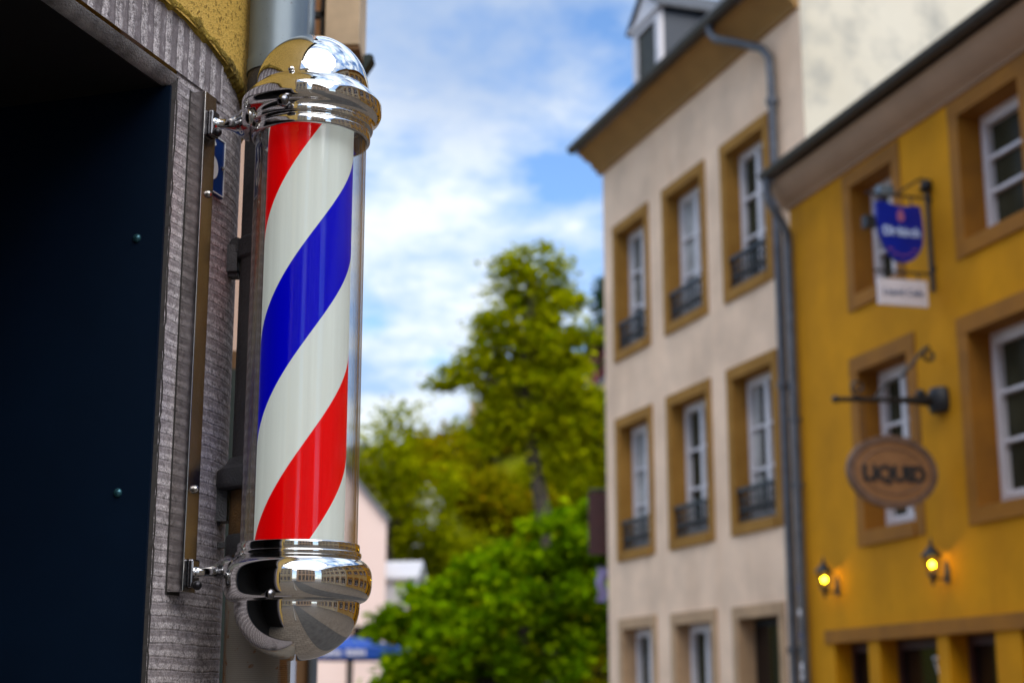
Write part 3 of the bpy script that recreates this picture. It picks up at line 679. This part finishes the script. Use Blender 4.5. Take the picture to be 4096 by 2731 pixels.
# ---- barber pole (world-upright; axis at AX, AY)
AX, AY = -.2737, 2.02
pole = tag(empty('barber_pole', (AX, AY, 0)), 'red white and blue striped barber pole with chrome caps in a glass tube', 'barber pole')
def smooth_prof(pr, it=2):
    for _ in range(it):
        q = [pr[0]]
        for a, c in zip(pr, pr[1:]): q += [(a[0]*.75+c[0]*.25, a[1]*.75+c[1]*.25), (a[0]*.25+c[0]*.75, a[1]*.25+c[1]*.75)]
        pr = q+[pr[-1]]
    return pr
# upper cap
flange = smooth_prof([(.0755,2.4195),(.0772,2.4170),(.0810,2.4135),(.0860,2.4085),(.0905,2.4025),(.0933,2.3982)], 2)
low = smooth_prof([(.0936,2.3980),(.0946,2.3974),(.0949,2.3960),(.0949,2.3838),(.0943,2.3822)], 1)
low += smooth_prof([(.0942,2.3820),(.0925,2.3785),(.0890,2.3755),(.0855,2.3735),(.0833,2.3712),(.0825,2.3685)], 2)
low += smooth_prof([(.0826,2.3680),(.0834,2.3675),(.0836,2.3660),(.0836,2.3615),(.0828,2.3603),(.0802,2.3598)], 1)
low += smooth_prof([(.0788,2.3590),(.0785,2.3568),(.0794,2.3556)], 1)
low += smooth_prof([(.0798,2.3552),(.0802,2.3540),(.0802,2.3465),(.0796,2.3448),(.0775,2.3440),(.0752,2.3438),(.0745,2.3470),(.0745,2.3720)], 1)
MB().lathe(flange+low, 128).build('cap_collar', M['chrome'], pole, True, ang=50)
dome = [(.0768*cos(a), 2.4185+.0765*sin(a)) for a in [pi/2*k/28 for k in range(28)]]+[(.0005, 2.4950)]
dome = [(.0752,2.4120),(.0768,2.4150)]+dome
MB().lathe(dome, 128).build('cap_dome', M['chrome'], pole, True, ang=60)
MB().ball((0,0,2.4955), .0035, 12, 6).build('cap_pin', M['chrome'], pole, True)
MB().ball((-.026,-.0905,2.3690), .0085, 16, 10).build('knob', M['chrome_dark'], pole, True)
MB().ball((-.0195,-.0745,2.4200), .0042, 12, 6).build('dome_screw', M['chrome'], pole, True)
# glass tube and the striped cylinder in it
gt = MB(); gt.lathe([(.0750,1.790),(.0750,2.360)], 128); gt.lathe([(.0718,1.790),(.0718,2.360)], 128); gt.build('glass_tube', M['glass'], pole, True)
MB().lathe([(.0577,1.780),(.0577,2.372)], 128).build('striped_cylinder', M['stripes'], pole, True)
MB().lathe([(.0725,2.3705),(.0560,2.3705)], 64).build('inner_plate', M['dark_metal'], pole)
MB().lathe([(.0725,1.7905),(.0560,1.7905)], 64).build('inner_plate', M['dark_metal'], pole)
# lower cap
lc = smooth_prof([(.0752,1.7985),(.0775,1.7985),(.0782,1.7965),(.0782,1.7900),(.0775,1.7880)], 1)
lc += smooth_prof([(.0775,1.7878),(.0800,1.7874),(.0806,1.7850),(.0800,1.7815),(.0782,1.7805)], 1)
lc += smooth_prof([(.0780,1.7800),(.0805,1.7785),(.0865,1.7745),(.0920,1.7680),(.0945,1.7590),(.0945,1.7500),(.0940,1.7420),(.0915,1.7330),(.0870,1.7275),(.0825,1.7255),(.0800,1.7245)], 2)
MB().lathe(lc, 128).build('cap_collar', M['chrome'], pole, True, ang=55)
bd_ = [(.0800,1.7250),(.0795,1.7235)]+[(.0795*cos(a), 1.7215-.0690*sin(a)) for a in [pi/2*k/30 for k in range(30)]]+[(.0004,1.6525)]
MB().lathe(bd_, 128).build('cap_dome', M['chrome'], pole, True, ang=60)
MB().ball((-.022,-.0885,1.7300), .0065, 14, 8).build('knob', M['chrome_dark'], pole, True)
# polished steel mounting rail on the wall (shop axes), arms reaching out to the caps
def sw(x, y, z):   # shop-local to world
    c_, s_ = cos(pi/2-TH), sin(pi/2-TH); return Vector((W0[0]+x*c_-y*s_, W0[1]+x*s_+y*c_, z))
def to_pole(v): return v-Vector((AX, AY, 0))
rl = MB(); r0, r1, dp = -.064, -.032, .0245
q = [to_pole(sw(x, -o, 0)) for x, o in ((r0,.0),(r1,.0),(r1,dp),(r0,dp))]
rl.prism([(v.x, v.y) for v in q], 'z', 1.738, 2.412)
rail = rl.build('mounting_rail', M['steel'], pole, bevel=.0012)
gk = MB(); q = [to_pole(sw(x, -o, 0)) for x, o in ((r0-.0012,.0),(r1+.001,.0),(r1+.001,.0012),(r0-.0012,.0012))]; gk.prism([(v.x, v.y) for v in q], 'z', 1.735, 2.415); gk.build('joint_shade', M['joint_shade'], rail)  # thin dark strip standing in for the shadow gap between rail and stone
bl = MB()
for z in (2.27, 1.87): 
    v = to_pole(sw(-.046, -dp-.001, z)); bl.ball((v.x, v.y, z), .0055, 12, 6)
bl.build('rail_screw', M['steel'], rail, True)
def arm(z_r, z_c, hr, wr, name='arm', flare=1.0):
    a = to_pole(sw(-.047, -dp, z_r)); d_ = Vector((-a.x, -a.y, 0)); Ltot = d_.length; d_.normalize(); sd = Vector((-d_.y, d_.x, 0))
    prof = [(0,1.35,1.5,0),(.05,1.3,1.4,0),(.07,1.15,.95,0),(.12,1.10,.9,0),(.17,1.22,1.05,0),(.22,1.6,1.6,0),(.27,2.2,2.6,.3),(.31,2.8,4.0,.6),(.35,3.1,5.4,.8),(.42,3.2,6.6,1.0),(.50,2.6,6.2,1.0)]
    def at(f):
        for k in range(len(prof)-1):
            if f <= prof[k+1][0]:
                p0, p1, p2, p3 = prof[max(0, k-1)], prof[k], prof[k+1], prof[min(len(prof)-1, k+2)]; t = (f-p1[0])/(p2[0]-p1[0])
                return [.5*(2*b_+(c_-a_)*t+(2*a_-5*b_+4*c_-d__)*t*t+(3*b_-a_-3*c_+d__)*t**3) for a_, b_, c_, d__ in zip(p0, p1, p2, p3)]
        return prof[-1]
    rings = []
    for q_ in range(49):
        f_ = .50*q_/48; _, h_, w_, k = at(f_); k = max(0, k)
        c_ = a+d_*Ltot*f_; zc = z_r+(z_c-z_r)*min(1, f_/.35)**2
        rings.append([tuple(c_+sd*(wr*w_*math.copysign(abs(cos(t))**.9, cos(t)))+Vector((0,0,zc-c_.z+hr*h_*flare**k*math.copysign(abs(sin(t))**.9, sin(t))))) for t in [2*pi*j/36 for j in range(36)]])
    return MB().sweep(rings).build(name, M['cast'], pole, True, ang=85)
arm(2.3705, 2.3695, .0064, .0064); arm(1.763, 1.7655, .0064, .0064, flare=.95)
for z in (2.3705, 1.763):
    v = to_pole(sw(-.046, -dp-.004, z)); cl = MB(); q = [to_pole(sw(x, -o, 0)) for x, o in ((-.056,dp),(-.036,dp),(-.036,dp+.008),(-.056,dp+.008))]
    cl.prism([(p_.x, p_.y) for p_ in q], 'z', z-.020, z+.017); cl.build('clamp', M['chrome_dark'], pole, bevel=.003)
    kb = MB().ball((v.x+.008, v.y-.012, z-.017), .0062, 12, 8); kb.build('clamp_knob', M['dark_metal'], pole, True)

# ---- house number plaque half hidden behind the rail
pl = tag(empty('house_number', tuple(sw(-.013, -.004, 2.330)), pi/2-TH), 'blue enamel house number 6 partly hidden behind the steel rail', 'house number')
b = MB(); b.box(-.042,.042,-.003,.003,-.0425,.0425); b.build('plate', M['plaque'], pl, bevel=.0015)
b = MB(); e = .0015
for x0, x1, z0, z1 in ((-.040,.040,.0395,.041),(-.040,.040,-.041,-.0395),(.0385,.040,-.0395,.0395),(-.040,-.0385,-.0395,.0395)): b.box(x0, x1, -.0042, -.0031, z0, z1)
b.build('border_line', M['enamel_white'], pl)
text('6', .083, M['enamel_white'], pl, (.0,-.0042,.002), (radians(90),0,0), name='numeral', extrude=.0008, bold=.0012, sx=1.05)
b = MB(); b.ball((.034,-.004,0), .0030, 10, 6); b.build('screw', M['steel'], pl)

# ---- rainwater downpipe at the shop corner
dpo = tag(empty('downpipe', (-.343, 2.15, .288)), 'grey zinc downpipe behind the barber pole running into a rusty cream standpipe', 'downpipe')
dpo.scale = (.834, .834, .82)
MB().lathe([(.0545,2.690),(.0545,2.715),(.0525,2.72),(.0525,9.0)], 40).build('pipe', M['zinc'], dpo, True)
MB().lathe([(.0525,1.95),(.0525,2.700)], 40).build('lower_pipe', M['old_pipe'], dpo, True)
MB().lathe([(.056,2.00),(.066,1.985),(.076,1.978),(.078,1.955),(.074,1.948),(.060,1.945)], 40).build('socket', M['iron'], dpo, True)
MB().lathe([(.0535,1.945),(.0535,1.872)], 40).build('rust_band', M['rust'], dpo, True)
MB().lathe([(.0550,1.872),(.0575,1.868),(.0575,1.838),(.0550,1.834)], 40).build('clamp', M['iron'], dpo, True)
MB().lathe([(.0540,-.35),(.0540,1.834)], 40).build('standpipe', M['standpipe'], dpo, True)
b = MB()
b.tube([(-.05,0,2.372),(-.058,-.02,2.372)], .014, 8); b.box(-.075,-.055,-.02,.02,2.325,2.372); b.box(-.115,-.055,-.012,.012,2.318,2.332)
b.build('wall_bracket', M['iron'], dpo); b = MB()
b.box(-.110,-.050,-.006,.006,1.852,1.862); b.tube([(-.10,0,1.86),(-.06,-.01,1.905)], .004, 6); b.tube([(-.09,0,1.855),(-.075,-.005,1.76)], .004, 6); b.build('wall_bracket', M['iron'], dpo); b = MB(); b.box(-.085,-.055,-.02,.02,1.895,1.95)
b.build('wall_bracket', M['iron'], dpo)
MB().lathe([(.0535,2.345),(.0575,2.35),(.0575,2.38),(.0535,2.385)], 40).build('strap', M['iron'], dpo, True)

# ============================================================ NEIGHBOUR ON THE LEFT and its projecting board
an = atan2(.95, -.31)
nb = tag(empty('brown_house', (-.45, 3.86, 0), an), 'narrow brown fronted house end just beyond the grey downpipe', 'house')
b = MB(); b.box(0,7,0,4,2.45,8.4); b.build('wall', M['pink_wall'], nb)
b = MB(); b.box(.0,7,.03,4,0,2.45); b.build('shopfront', M['brown_wall'], nb)
MB().tube([(-.02,.035,0),(-.02,.035,2.4)], .012, 8).build('corner_post', M['slate_paint'], nb, True)
b = MB(); b.box(-.02,-.002,.20,.30,0,2.4); b.build('dark_recess', M['deep_green'], nb)
MB().box(-.3,7.2,-.3,4.2,8.4,8.55).build('roof', M['roof'], nb)
tp = tag(empty('thin_pipe', (-.476, 3.42, 0)), 'thin pale pipe with a collar beside the thick grey downpipe', 'pipe')
MB().lathe([(.0125,1.0),(.0125,3.12),(.0135,3.125),(.0135,3.16),(.0125,3.165),(.0125,5.2)], 14).build('pipe', M['zinc'], tp, True)
MB().lathe([(.0140,0),(.0140,1.9)], 14).build('standpipe', M['pale_pipe'], tp, True)
bx = tag(empty('projecting_board', (-.43, 3.70, 3.226)), 'stained beige board box jutting out above the chrome dome', 'board')
b = MB(); b.box(-.045,.043,0,.17,0,1.3); b.build('box', M['beige'], bx, bevel=.002)
b = MB(); b.box(-.0455,.0435,.004,.172,-.012,-.001); b.build('underside', M['brown_wall'], bx)
b = MB(); b.box(-.06,-.047,.02,.04,-.05,1.0); b.box(-.105,-.047,.02,.04,.085,.10); b.build('frame', M['iron_black'], bx)
b = MB(); b.prism([(.032,-.05),(.070,.012),(.062,.018),(.024,.012)], 'y', .10, .16); b.build('lamp_hood', M['deep_green'], bx)

# ============================================================ FAR END OF THE LANE
pk = tag(empty('pink_house', (-3.68, 46, 0), .10), 'pale pink gabled house at the far end behind the parasol', 'house')
b = MB(); b.prism([(-5.2,0),(0,0),(0,6.85),(-2.6,9.95),(-5.2,6.85)], 'y', 0, 9); b.build('wall', M['pink_wall'], pk)
rf = MB(); rf.prism([(.04,6.80),(-2.6,9.96),(-2.6,10.08),(.10,6.86)], 'y', -.15, 9.2); rf.prism([(-5.24,6.80),(-2.6,9.96),(-2.6,10.08),(-5.30,6.86)], 'y', -.15, 9.2); rf.build('roof', M['roof_grey'], pk)
b = MB(); b.box(-.92,-.35,-.03,.0,3.38,3.78); b.build('window', M['dark_pane'], pk)
MB().tube([(-1.0,-.05,0),(-1.0,-.05,6.8)], .05, 8).build('downpipe', M['sand_pale'], pk)

par = tag(empty('parasol', (-3.85, 38, 0)), 'open blue parasol with white lettering on its valance and a dark green post', 'parasol')
b = MB(); n = 8; rr = 1.62
top = (0,0,3.16); ring = [(rr*cos(2*pi*k/n+pi/8), rr*sin(2*pi*k/n+pi/8), 2.86) for k in range(n)]
b.v = [top]+ring+[(x*1.0, y*1.0, 2.62) for x, y, z in ring]
b.f = [(0, 1+k, 1+(k+1) % n) for k in range(n)]+[(1+k, 1+n+k, 1+n+(k+1) % n, 1+(k+1) % n) for k in range(n)]
cp_ = b.build('canopy', M['parasol'], par)
yv = -rr*cos(pi/8)-.012; rq = random.Random(4)
for xs in (-.50, .06):
    b = MB()
    for k in range(7): b.box(xs+.065*k, xs+.065*k+.048, yv-.006, yv+.006, 2.67+rq.uniform(-.01,.01), 2.80+rq.uniform(-.02,.02))
    b.build('lettering', M['sign_white'], cp_)
MB().tube([(0,0,0),(0,0,3.20)], .075, 10).build('post', M['deep_green'], par, True)

mb_ = tag(empty('maroon_board', (1.36, 25.0, 0)), 'dark maroon board hanging off the far corner of the cream house', 'board')
b = MB(); b.box(-.14,.20,-.03,.03,3.90,4.89); b.build('panel', M['maroon'], mb_)
b = MB(); b.tube([(-.12,0,4.93),(.45,0,4.93)], .02, 8); b.tube([(-.08,0,4.93),(-.08,0,4.88)], .01, 6); b.build('bracket', M['iron_black'], mb_)
fl = tag(empty('lilac_banner', (1.40, 24.6, 0)), 'small lilac banner fluttering low on the far corner of the cream house', 'banner')
b = MB(); n = 12
b.v = [(-.08+.15*i/4+.02*sin(k*.9), .02*sin(i*1.2+k*.5), 3.66-.52*k/n) for k in range(n+1) for i in range(5)]
b.f = [(k*5+i, k*5+i+1, (k+1)*5+i+1, (k+1)*5+i) for k in range(n) for i in range(4)]
b.build('cloth', M['lilac'], fl, True, ang=80); MB().tube([(-.1,0,3.69),(.3,0,3.69)], .012, 6).build('rod', M['iron_black'], fl)

# ---- hillside
def sstep(t):
    t = max(0, min(1, t)); return t*t*(3-2*t)
def hz(x, y):
    h = 9.6*sstep((y-50)/25)+8.2*sstep((y-75)/16)*sstep((x+4.5)/3)+max(0, y-97)*.05
    return h+.5*sstep((y-52)/20)*(sin(x*.31+y*.13)+.6*sin(x*.7-y*.3))-.05
tag(grid(lin(-90, 110, 80), lin(50, 190, 50), hz).build('hillside', M['hill'], None, True, ang=80), 'scrubby olive green hillside rising beyond the lane', 'hillside', kind='structure')

def far_house(name, x, y, z, w, d, h, rh, wm, rm, label, ang=0.0, blue=None):
    r = tag(empty(name, (x, y, z), ang), label, 'house')
    MB().prism([(-w/2,-2),(w/2,-2),(w/2,h),(0,h+rh),(-w/2,h)], 'y', 0, d).build('wall', wm, r)
    rf = MB(); rf.prism([(w/2+.25,h-.3),(0,h+rh+.02),(0,h+rh+.2),(w/2+.3,h-.2)], 'y', -.2, d+.2); rf.prism([(-w/2-.25,h-.3),(0,h+rh+.02),(0,h+rh+.2),(-w/2-.3,h-.2)], 'y', -.2, d+.2); rf.build('roof', rm, r)
    for k, xx in enumerate((-w*.25, w*.25)):
        f = MB().box(xx-.35, xx+.35, -.05, 0, h*.35, h*.35+1.0).build('window', M['dark_pane'], r)
    return r
for nm_, x_, y_, top_, w_, rh_, wm_, rm_, lb_, an_ in (
    ('white_cottage', -3.45, 63, 10.1, 1.0, .5, 'far_white', 'far_white', 'white cottage half lost in the trees, higher of the two', .25),
    ('white_cottage', -3.3, 55, 6.25, .5, .2, 'far_white', 'far_white', 'white cottage just above the bright green tree, lower of the two', 1.35),
    ('slate_roof_house', -5.7, 60, 11.3, 2.3, 1.3, 'far_stone', 'roof_grey', 'grey slate roofed house above the pink gable', .5)):
    g_ = hz(x_, y_); far_house(nm_, x_, y_, g_, w_, 1.3 if an_ > 1 else 4, top_-rh_-g_, rh_, M[wm_], M[rm_], lb_, an_)
far_house('magenta_house', 6.0, 95, 17.5, 2.2, 6, 6.2, 1.0, M['magenta'], M['far_white'], 'magenta pink house on the hilltop beside the cream facade', 0)
far_house('dark_roof_house', 5.6, 85, 14.8, 2.6, 5, 3.4, 1.2, M['far_stone'], M['roof'], 'dark roofed house on the hill below the magenta one', .2)
tw = tag(MB().box(-2.5, 4.0, 92, 94, 12, 19.2).build('rampart_wall', M['far_stone']), 'buff stone rampart wall on the hilltop behind the tall tree', 'wall')

# ------------------------------------------------------------------ trees
def leaves(rng, centres, per, spread, size, droop=.0):
    """one flat diamond per leaf, in clumps round each centre"""
    C = np.repeat(np.array(centres), per, axis=0); n = len(C)
    sp_ = np.repeat(np.array(spread if hasattr(spread, '__len__') else [spread]*len(centres)), per)
    P = C+rng.normal(0, 1, (n, 3))*sp_[:, None]*np.array([1, 1, .7])
    a = rng.normal(0, 1, (n, 3)); a[:, 2] = a[:, 2]*.5-droop; a /= np.linalg.norm(a, axis=1)[:, None]
    up = rng.normal(0, .6, (n, 3)); up[:, 2] += 1; b_ = np.cross(a, up); b_ /= np.linalg.norm(b_, axis=1)[:, None]+1e-9
    s_ = (size*rng.uniform(.6, 1.3, n))[:, None]
    v = np.stack([P-a*s_*.5, P+b_*s_*.30-a*s_*.05, P+a*s_*.5, P-b_*s_*.30-a*s_*.05], 1).reshape(-1, 3)
    return v, n
def leaf_obj(name, v, n, mat, parent):
    me = bpy.data.meshes.new(name); me.vertices.add(4*n); me.loops.add(4*n); me.polygons.add(n)
    me.vertices.foreach_set('co', v.astype(np.float32).ravel()); me.loops.foreach_set('vertex_index', np.arange(4*n, dtype=np.int32))
    me.polygons.foreach_set('loop_start', np.arange(0, 4*n, 4, dtype=np.int32)); me.polygons.foreach_set('loop_total', np.full(n, 4, dtype=np.int32))
    me.update(calc_edges=True); me.materials.append(mat)
    o = bpy.data.objects.new(name, me); COL.objects.link(o); o.parent = parent; return o
def limb(rng, a, b, r0, r1, n=6, wob=.08):
    a, b = np.array(a, float), np.array(b, float); L_ = np.linalg.norm(b-a)
    pts = [a+(b-a)*k/n+(rng.normal(0, wob*L_/n*1.5, 3) if 0 < k < n else 0)+np.array([0, 0, .06*L_*sin(pi*k/n)]) for k in range(n+1)]
    return [tuple(p) for p in pts], [r0+(r1-r0)*k/n for k in range(n+1)]
def tree(name, loc, label, lobes, trunk, mat, seed, clumps, per, spread, size, tr=.25, group=None, cat='tree', fill=.35, lr=1.0):
    """lobes: (x,y,z,rx,ry,rz) ellipsoids of foliage relative to the base; trunk: polyline"""
    rng = np.random.default_rng(seed); r = tag(empty(name, loc), label, cat, group)
    b = MB(); b.tube(trunk, [tr*(1-.45*k/(len(trunk)-1)) for k in range(len(trunk))], 9)
    cs = []; tip = trunk[-1]; vol = [l[3]*l[4]*l[5] for l in lobes]; tot = sum(v**.75 for v in vol)
    for l, v in zip(lobes, vol):
        st_ = trunk[min(len(trunk)-1, max(1, int(len(trunk)*.65)))] if l[2] < tip[2] else tip
        pts, rd = limb(rng, st_, (l[0], l[1], l[2]), tr*.45*lr, tr*.14*lr); b.tube(pts, rd, 6)
        k = max(3, int(clumps*v**.75/tot))
        for i in range(k):
            d_ = rng.normal(0, 1, 3); d_ /= np.linalg.norm(d_); q = rng.uniform(fill, 1)**.6
            c_ = np.array(l[:3])+d_*np.array(l[3:])*q; cs.append(c_)
            if i % 4 == 0:
                pts, rd = limb(rng, l[:3], c_, tr*.10, tr*.03, 3); b.tube(pts, rd, 4, False)
    b.build('trunk', M['bark'], r, True)
    v, n = leaves(rng, cs, per, rng.uniform(.6, 1.2, len(cs))*spread, size)
    leaf_obj('crown', v, n, mat, r); return r
# bright green tree filling the lane's end
bl_ = [(0.0,0,3.3,2.2,2.0,1.4),(-1.7,-.3,2.7,1.4,1.4,1.1),(1.7,.2,3.7,1.6,1.5,1.3),(.7,.0,4.75,1.2,1.1,.70),(-.5,.1,4.2,1.1,1.1,.6),(2.6,.3,4.5,1.2,1.2,.9),(-2.2,-.1,2.9,.8,.8,.9),(-2.2,-.2,1.9,.7,.7,.5),(1.2,-.6,2.2,2.0,1.2,.8),(-1.3,-.5,1.7,1.6,1.2,.7),(3.0,0,2.8,1.4,1.4,1.1),(1.5,.2,5.1,.7,.7,.4)]
tree('round_tree', (.15, 32, 0), 'bushy bright green tree at the lane end between the pole and the cream house', bl_, [(0,0,0),(.05,.02,1.0),(.0,.05,2.0),(.1,0,3.0)], M['leaf_bright'], 11, 240, 170, .18, .20, .2, fill=.5)
# tall tree
tl = [(.2,0,14.5,1.25,1.1,1.0),(-.45,.1,13.2,1.3,1.2,1.0),(.9,0,13.1,1.1,1.1,1.0),(-1.0,0,12.0,1.2,1.1,.9),(.4,0,11.9,1.5,1.3,1.0),(1.0,.1,11.7,1.05,1.0,.9),(-1.25,0,10.8,1.0,.9,.8),(.3,-.2,10.4,1.4,1.2,.9),(2.0,0,9.6,1.4,1.2,.8),(-1.75,0,11.3,.6,.5,.6),(-2.3,0,10.9,.45,.4,.35),(-2.9,0,10.7,.38,.3,.25),(2.4,0,10.0,.8,.7,.5),(1.6,.2,8.8,1.8,1.4,.7),(3.0,0,8.0,1.2,1.0,.8),(-.9,.2,8.9,.7,.6,.4),(.4,-.2,7.6,.5,.5,.5),(1.0,.1,10.6,1.2,1.1,.9),(-.5,.1,10.0,1.0,.9,.7),(.7,-.1,9.2,1.4,1.1,.7),(-1.4,.1,9.2,.8,.7,.5),(1.9,0,12.4,.6,.6,.5)]
tree('tall_tree', (.55, 50, 1.0), 'tall airy yellow green tree rising highest against the cloud', tl, [(.7,0,0),(.68,0,3.0),(.6,0,5.6),(.3,0,7.4),(-.05,.1,9.0),(-.2,0,10.5),(-.1,0,12.0),(.1,0,13.5)], M['leaf_green'], 12, 340, 58, .27, .27, .30, fill=.3, lr=1.5)
tl2 = [(0,0,7.9,1.3,1.2,1.1),(-1.3,0,7.4,1.2,1.1,.9),(1.4,0,6.9,1.4,1.2,.9),(.2,.2,9.4,.9,.9,.7),(.2,-.2,5.6,2.2,1.4,1.2)]
tree('slender_tree', (-4.5, 58, 2.4), 'sparse small leaved tree poking above the skyline beside the glass tube', tl2, [(0,0,0),(.1,0,3),(-.1,0,5.5),(0,0,8)], M['leaf_green'], 13, 95, 55, .42, .26, .18)
# trees massed on the slope: three crowns, copied with their trunks
def mass(seed, mat):
    rg = np.random.default_rng(seed); lb_ = []
    for k in range(9):
        a = rg.uniform(0, 2*pi); q = rg.uniform(0, 1.9); lb_.append((q*cos(a), q*sin(a), rg.uniform(2.4, 5.6), rg.uniform(1.2, 1.9), rg.uniform(1.2, 1.9), rg.uniform(.9, 1.4)))
    return lb_
rs = random.Random(12); spots = []
for yy, x0, x1, step, sc0 in ((55,-5.6,4.2,2.1,.72),(60,-6.6,4.6,2.0,.86),(66,-7.6,5.2,2.2,.82),(72,-8.2,5.8,2.3,.72),(84,3.6,9.0,2.6,.72)):
    x_ = x0
    while x_ < x1:
        xx, y2 = x_+rs.uniform(-.5,.5), yy+rs.uniform(-1.6,1.6)
        if not (abs(xx+3.4) < .9 and yy < 62): spots.append((xx, y2, sc0*rs.uniform(.85,1.15)))
        x_ += step
spots += [(-2.95, 53.0, .78)]+[(-2.6+1.7*k, 86, .60) for k in range(4)]
protos = []
for k, (mat, sd) in enumerate(((M['leaf_olive'], 21), (M['leaf_green'], 22), (M['leaf_olive'], 23))):
    x, y, s_ = spots[k]
    t_ = tree('broadleaf_tree', (x, y, hz(x, y)-.6), 'olive broadleaf tree in the dense mass covering the hillside', mass(sd, mat), [(0,0,0),(.1,0,1.5),(0,.1,3.2)], mat, sd, 120, 60, .46, .34, .22, 'trees massed on the hillside')
    t_.scale = (s_,)*3; protos.append(t_)
for k, (x, y, s_) in enumerate(spots[3:]):
    src = protos[(k*2+k//3) % 3]; r = src.copy(); COL.objects.link(r); r.location = (x, y, hz(x, y)-.6); r.rotation_euler = (0, 0, k*1.37); r.scale = (s_, s_, s_*(.9+.1*(k % 3)))
    for c_ in src.children:
        q = c_.copy(); COL.objects.link(q); q.parent = r
cf = tag(empty('conifer', (6.0, 95, 17.0)), 'dark conifer at the skyline touching the cream house edge', 'tree')
MB().tube([(0,0,0),(0,0,9.6)], [.22,.04], 8).build('trunk', M['bark'], cf)
rng = np.random.default_rng(5); cs = []
for k in range(110):
    z = 3.5+7*rng.uniform(0, 1)**1.2; rr = 2.2*(1-(z-3.5)/7.8)*rng.uniform(.4, 1); a = rng.uniform(0, 2*pi); cs.append((rr*cos(a), rr*sin(a), z))
v, n = leaves(rng, cs, 45, .35, .3, .4); leaf_obj('crown', v, n, M['leaf_dark'], cf)

# ------------------------------------------------------------------ light and sky
SUN_EL, SUN_AZ = radians(46), radians(160)        # azimuth clockwise from +Y: behind the camera, to its right
sd = bpy.data.lights.new('sun', 'SUN'); sd.energy = 2.0; sd.angle = radians(58); sd.color = (1,.92,.80)
so = bpy.data.objects.new('sun', sd); COL.objects.link(so)
dv = Vector((sin(SUN_AZ)*cos(SUN_EL), cos(SUN_AZ)*cos(SUN_EL), sin(SUN_EL))); so.rotation_euler = dv.to_track_quat('Z', 'Y').to_euler(); so.location = (0, 0, 40)
w = bpy.data.worlds.new('World'); S.world = w; w.use_nodes = True; nt = w.node_tree; nt.nodes.clear()
out = nt.nodes.new('ShaderNodeOutputWorld'); bg = nt.nodes.new('ShaderNodeBackground'); L(nt, bg.outputs[0], out.inputs[0]); bg.inputs[1].default_value = .12
sky = nt.nodes.new('ShaderNodeTexSky'); sky.sky_type = 'NISHITA'; sky.sun_disc = False; sky.sun_elevation = SUN_EL; sky.sun_rotation = SUN_AZ; sky.air_density = 1.0; sky.dust_density = .3; sky.ozone_density = 2.5
tc = nt.nodes.new('ShaderNodeTexCoord'); D = tc.outputs['Generated']; sp = nt.nodes.new('ShaderNodeSeparateXYZ'); L(nt, D, sp.inputs[0])
iz = math_(nt, 'DIVIDE', 1.0, math_(nt, 'ADD', math_(nt, 'MAXIMUM', sp.outputs[2], 0.0), .22))
vs = nt.nodes.new('ShaderNodeVectorMath'); vs.operation = 'SCALE'; L(nt, D, vs.inputs[0]); L(nt, iz, vs.inputs['Scale'])
n1 = noise(nt, 3.7, 10, .60, vs.outputs[0], None, .35); n2 = noise(nt, 1.9, 4, .5, vs.outputs[0])
def lobe(px, py, pz, inner, outer):
    d_ = Vector((px, py, pz)).normalized(); v = nt.nodes.new('ShaderNodeVectorMath'); v.operation = 'DOT_PRODUCT'; L(nt, D, v.inputs[0]); v.inputs[1].default_value = d_
    m = nt.nodes.new('ShaderNodeMapRange'); m.interpolation_type = 'SMOOTHSTEP'; L(nt, v.outputs['Value'], m.inputs[0]); m.inputs[1].default_value = cos(radians(outer)); m.inputs[2].default_value = cos(radians(inner)); return m.outputs[0]
f = math_(nt, 'ADD', n1, math_(nt, 'MULTIPLY', math_(nt, 'SUBTRACT', n2, .5), .6))
f = math_(nt, 'ADD', f, math_(nt, 'MULTIPLY', lobe(-.06, 1, .24, 2, 10), .13))       # bright bank low over the lane
f = math_(nt, 'SUBTRACT', f, math_(nt, 'MULTIPLY', lobe(.045, 1, .41, 1, 4.5), .16))  # blue break above it
top_ = lobe(-.03, 1, .53, 3.5, 10); f = math_(nt, 'ADD', f, math_(nt, 'MULTIPLY', top_, .13))
hi = nt.nodes.new('ShaderNodeMapRange'); hi.interpolation_type = 'SMOOTHSTEP'; L(nt, sp.outputs[2], hi.inputs[0]); hi.inputs[1].default_value = .46; hi.inputs[2].default_value = .80
f = math_(nt, 'ADD', f, math_(nt, 'MULTIPLY', hi.outputs[0], .12))   # thicker broken cloud overhead
mask = ramp(nt, f, [(.42, 0.0), (.60, 1.0)])
shade = ramp(nt, noise(nt, 6.0, 7, .6, vs.outputs[0]), [(.36, (2.9,4.2,6.5)), (.56, (5.9,6.4,6.9))])
blue = mixc(nt, 1.0, sky.outputs[0], (.95,1.12,1.30), 'MULTIPLY')
shade = mixc(nt, math_(nt, 'MULTIPLY', top_, .75), shade, (1.8,2.7,4.5))
vb = nt.nodes.new('ShaderNodeVectorMath'); vb.operation = 'SCALE'; L(nt, shade, vb.inputs[0]); L(nt, math_(nt, 'ADD', 1.0, math_(nt, 'MULTIPLY', hi.outputs[0], .55)), vb.inputs['Scale'])
L(nt, mixc(nt, mask, blue, vb.outputs[0]), bg.inputs[0])

# ------------------------------------------------------------------ render
S.render.engine = 'CYCLES'; S.view_settings.view_transform = 'Standard'; S.view_settings.look = 'None'; S.view_settings.exposure = 0.50; S.view_settings.gamma = 1
S.cycles.use_denoising = True; S.cycles.max_bounces = 10; S.cycles.transparent_max_bounces = 16; S.cycles.sample_clamp_indirect = 8
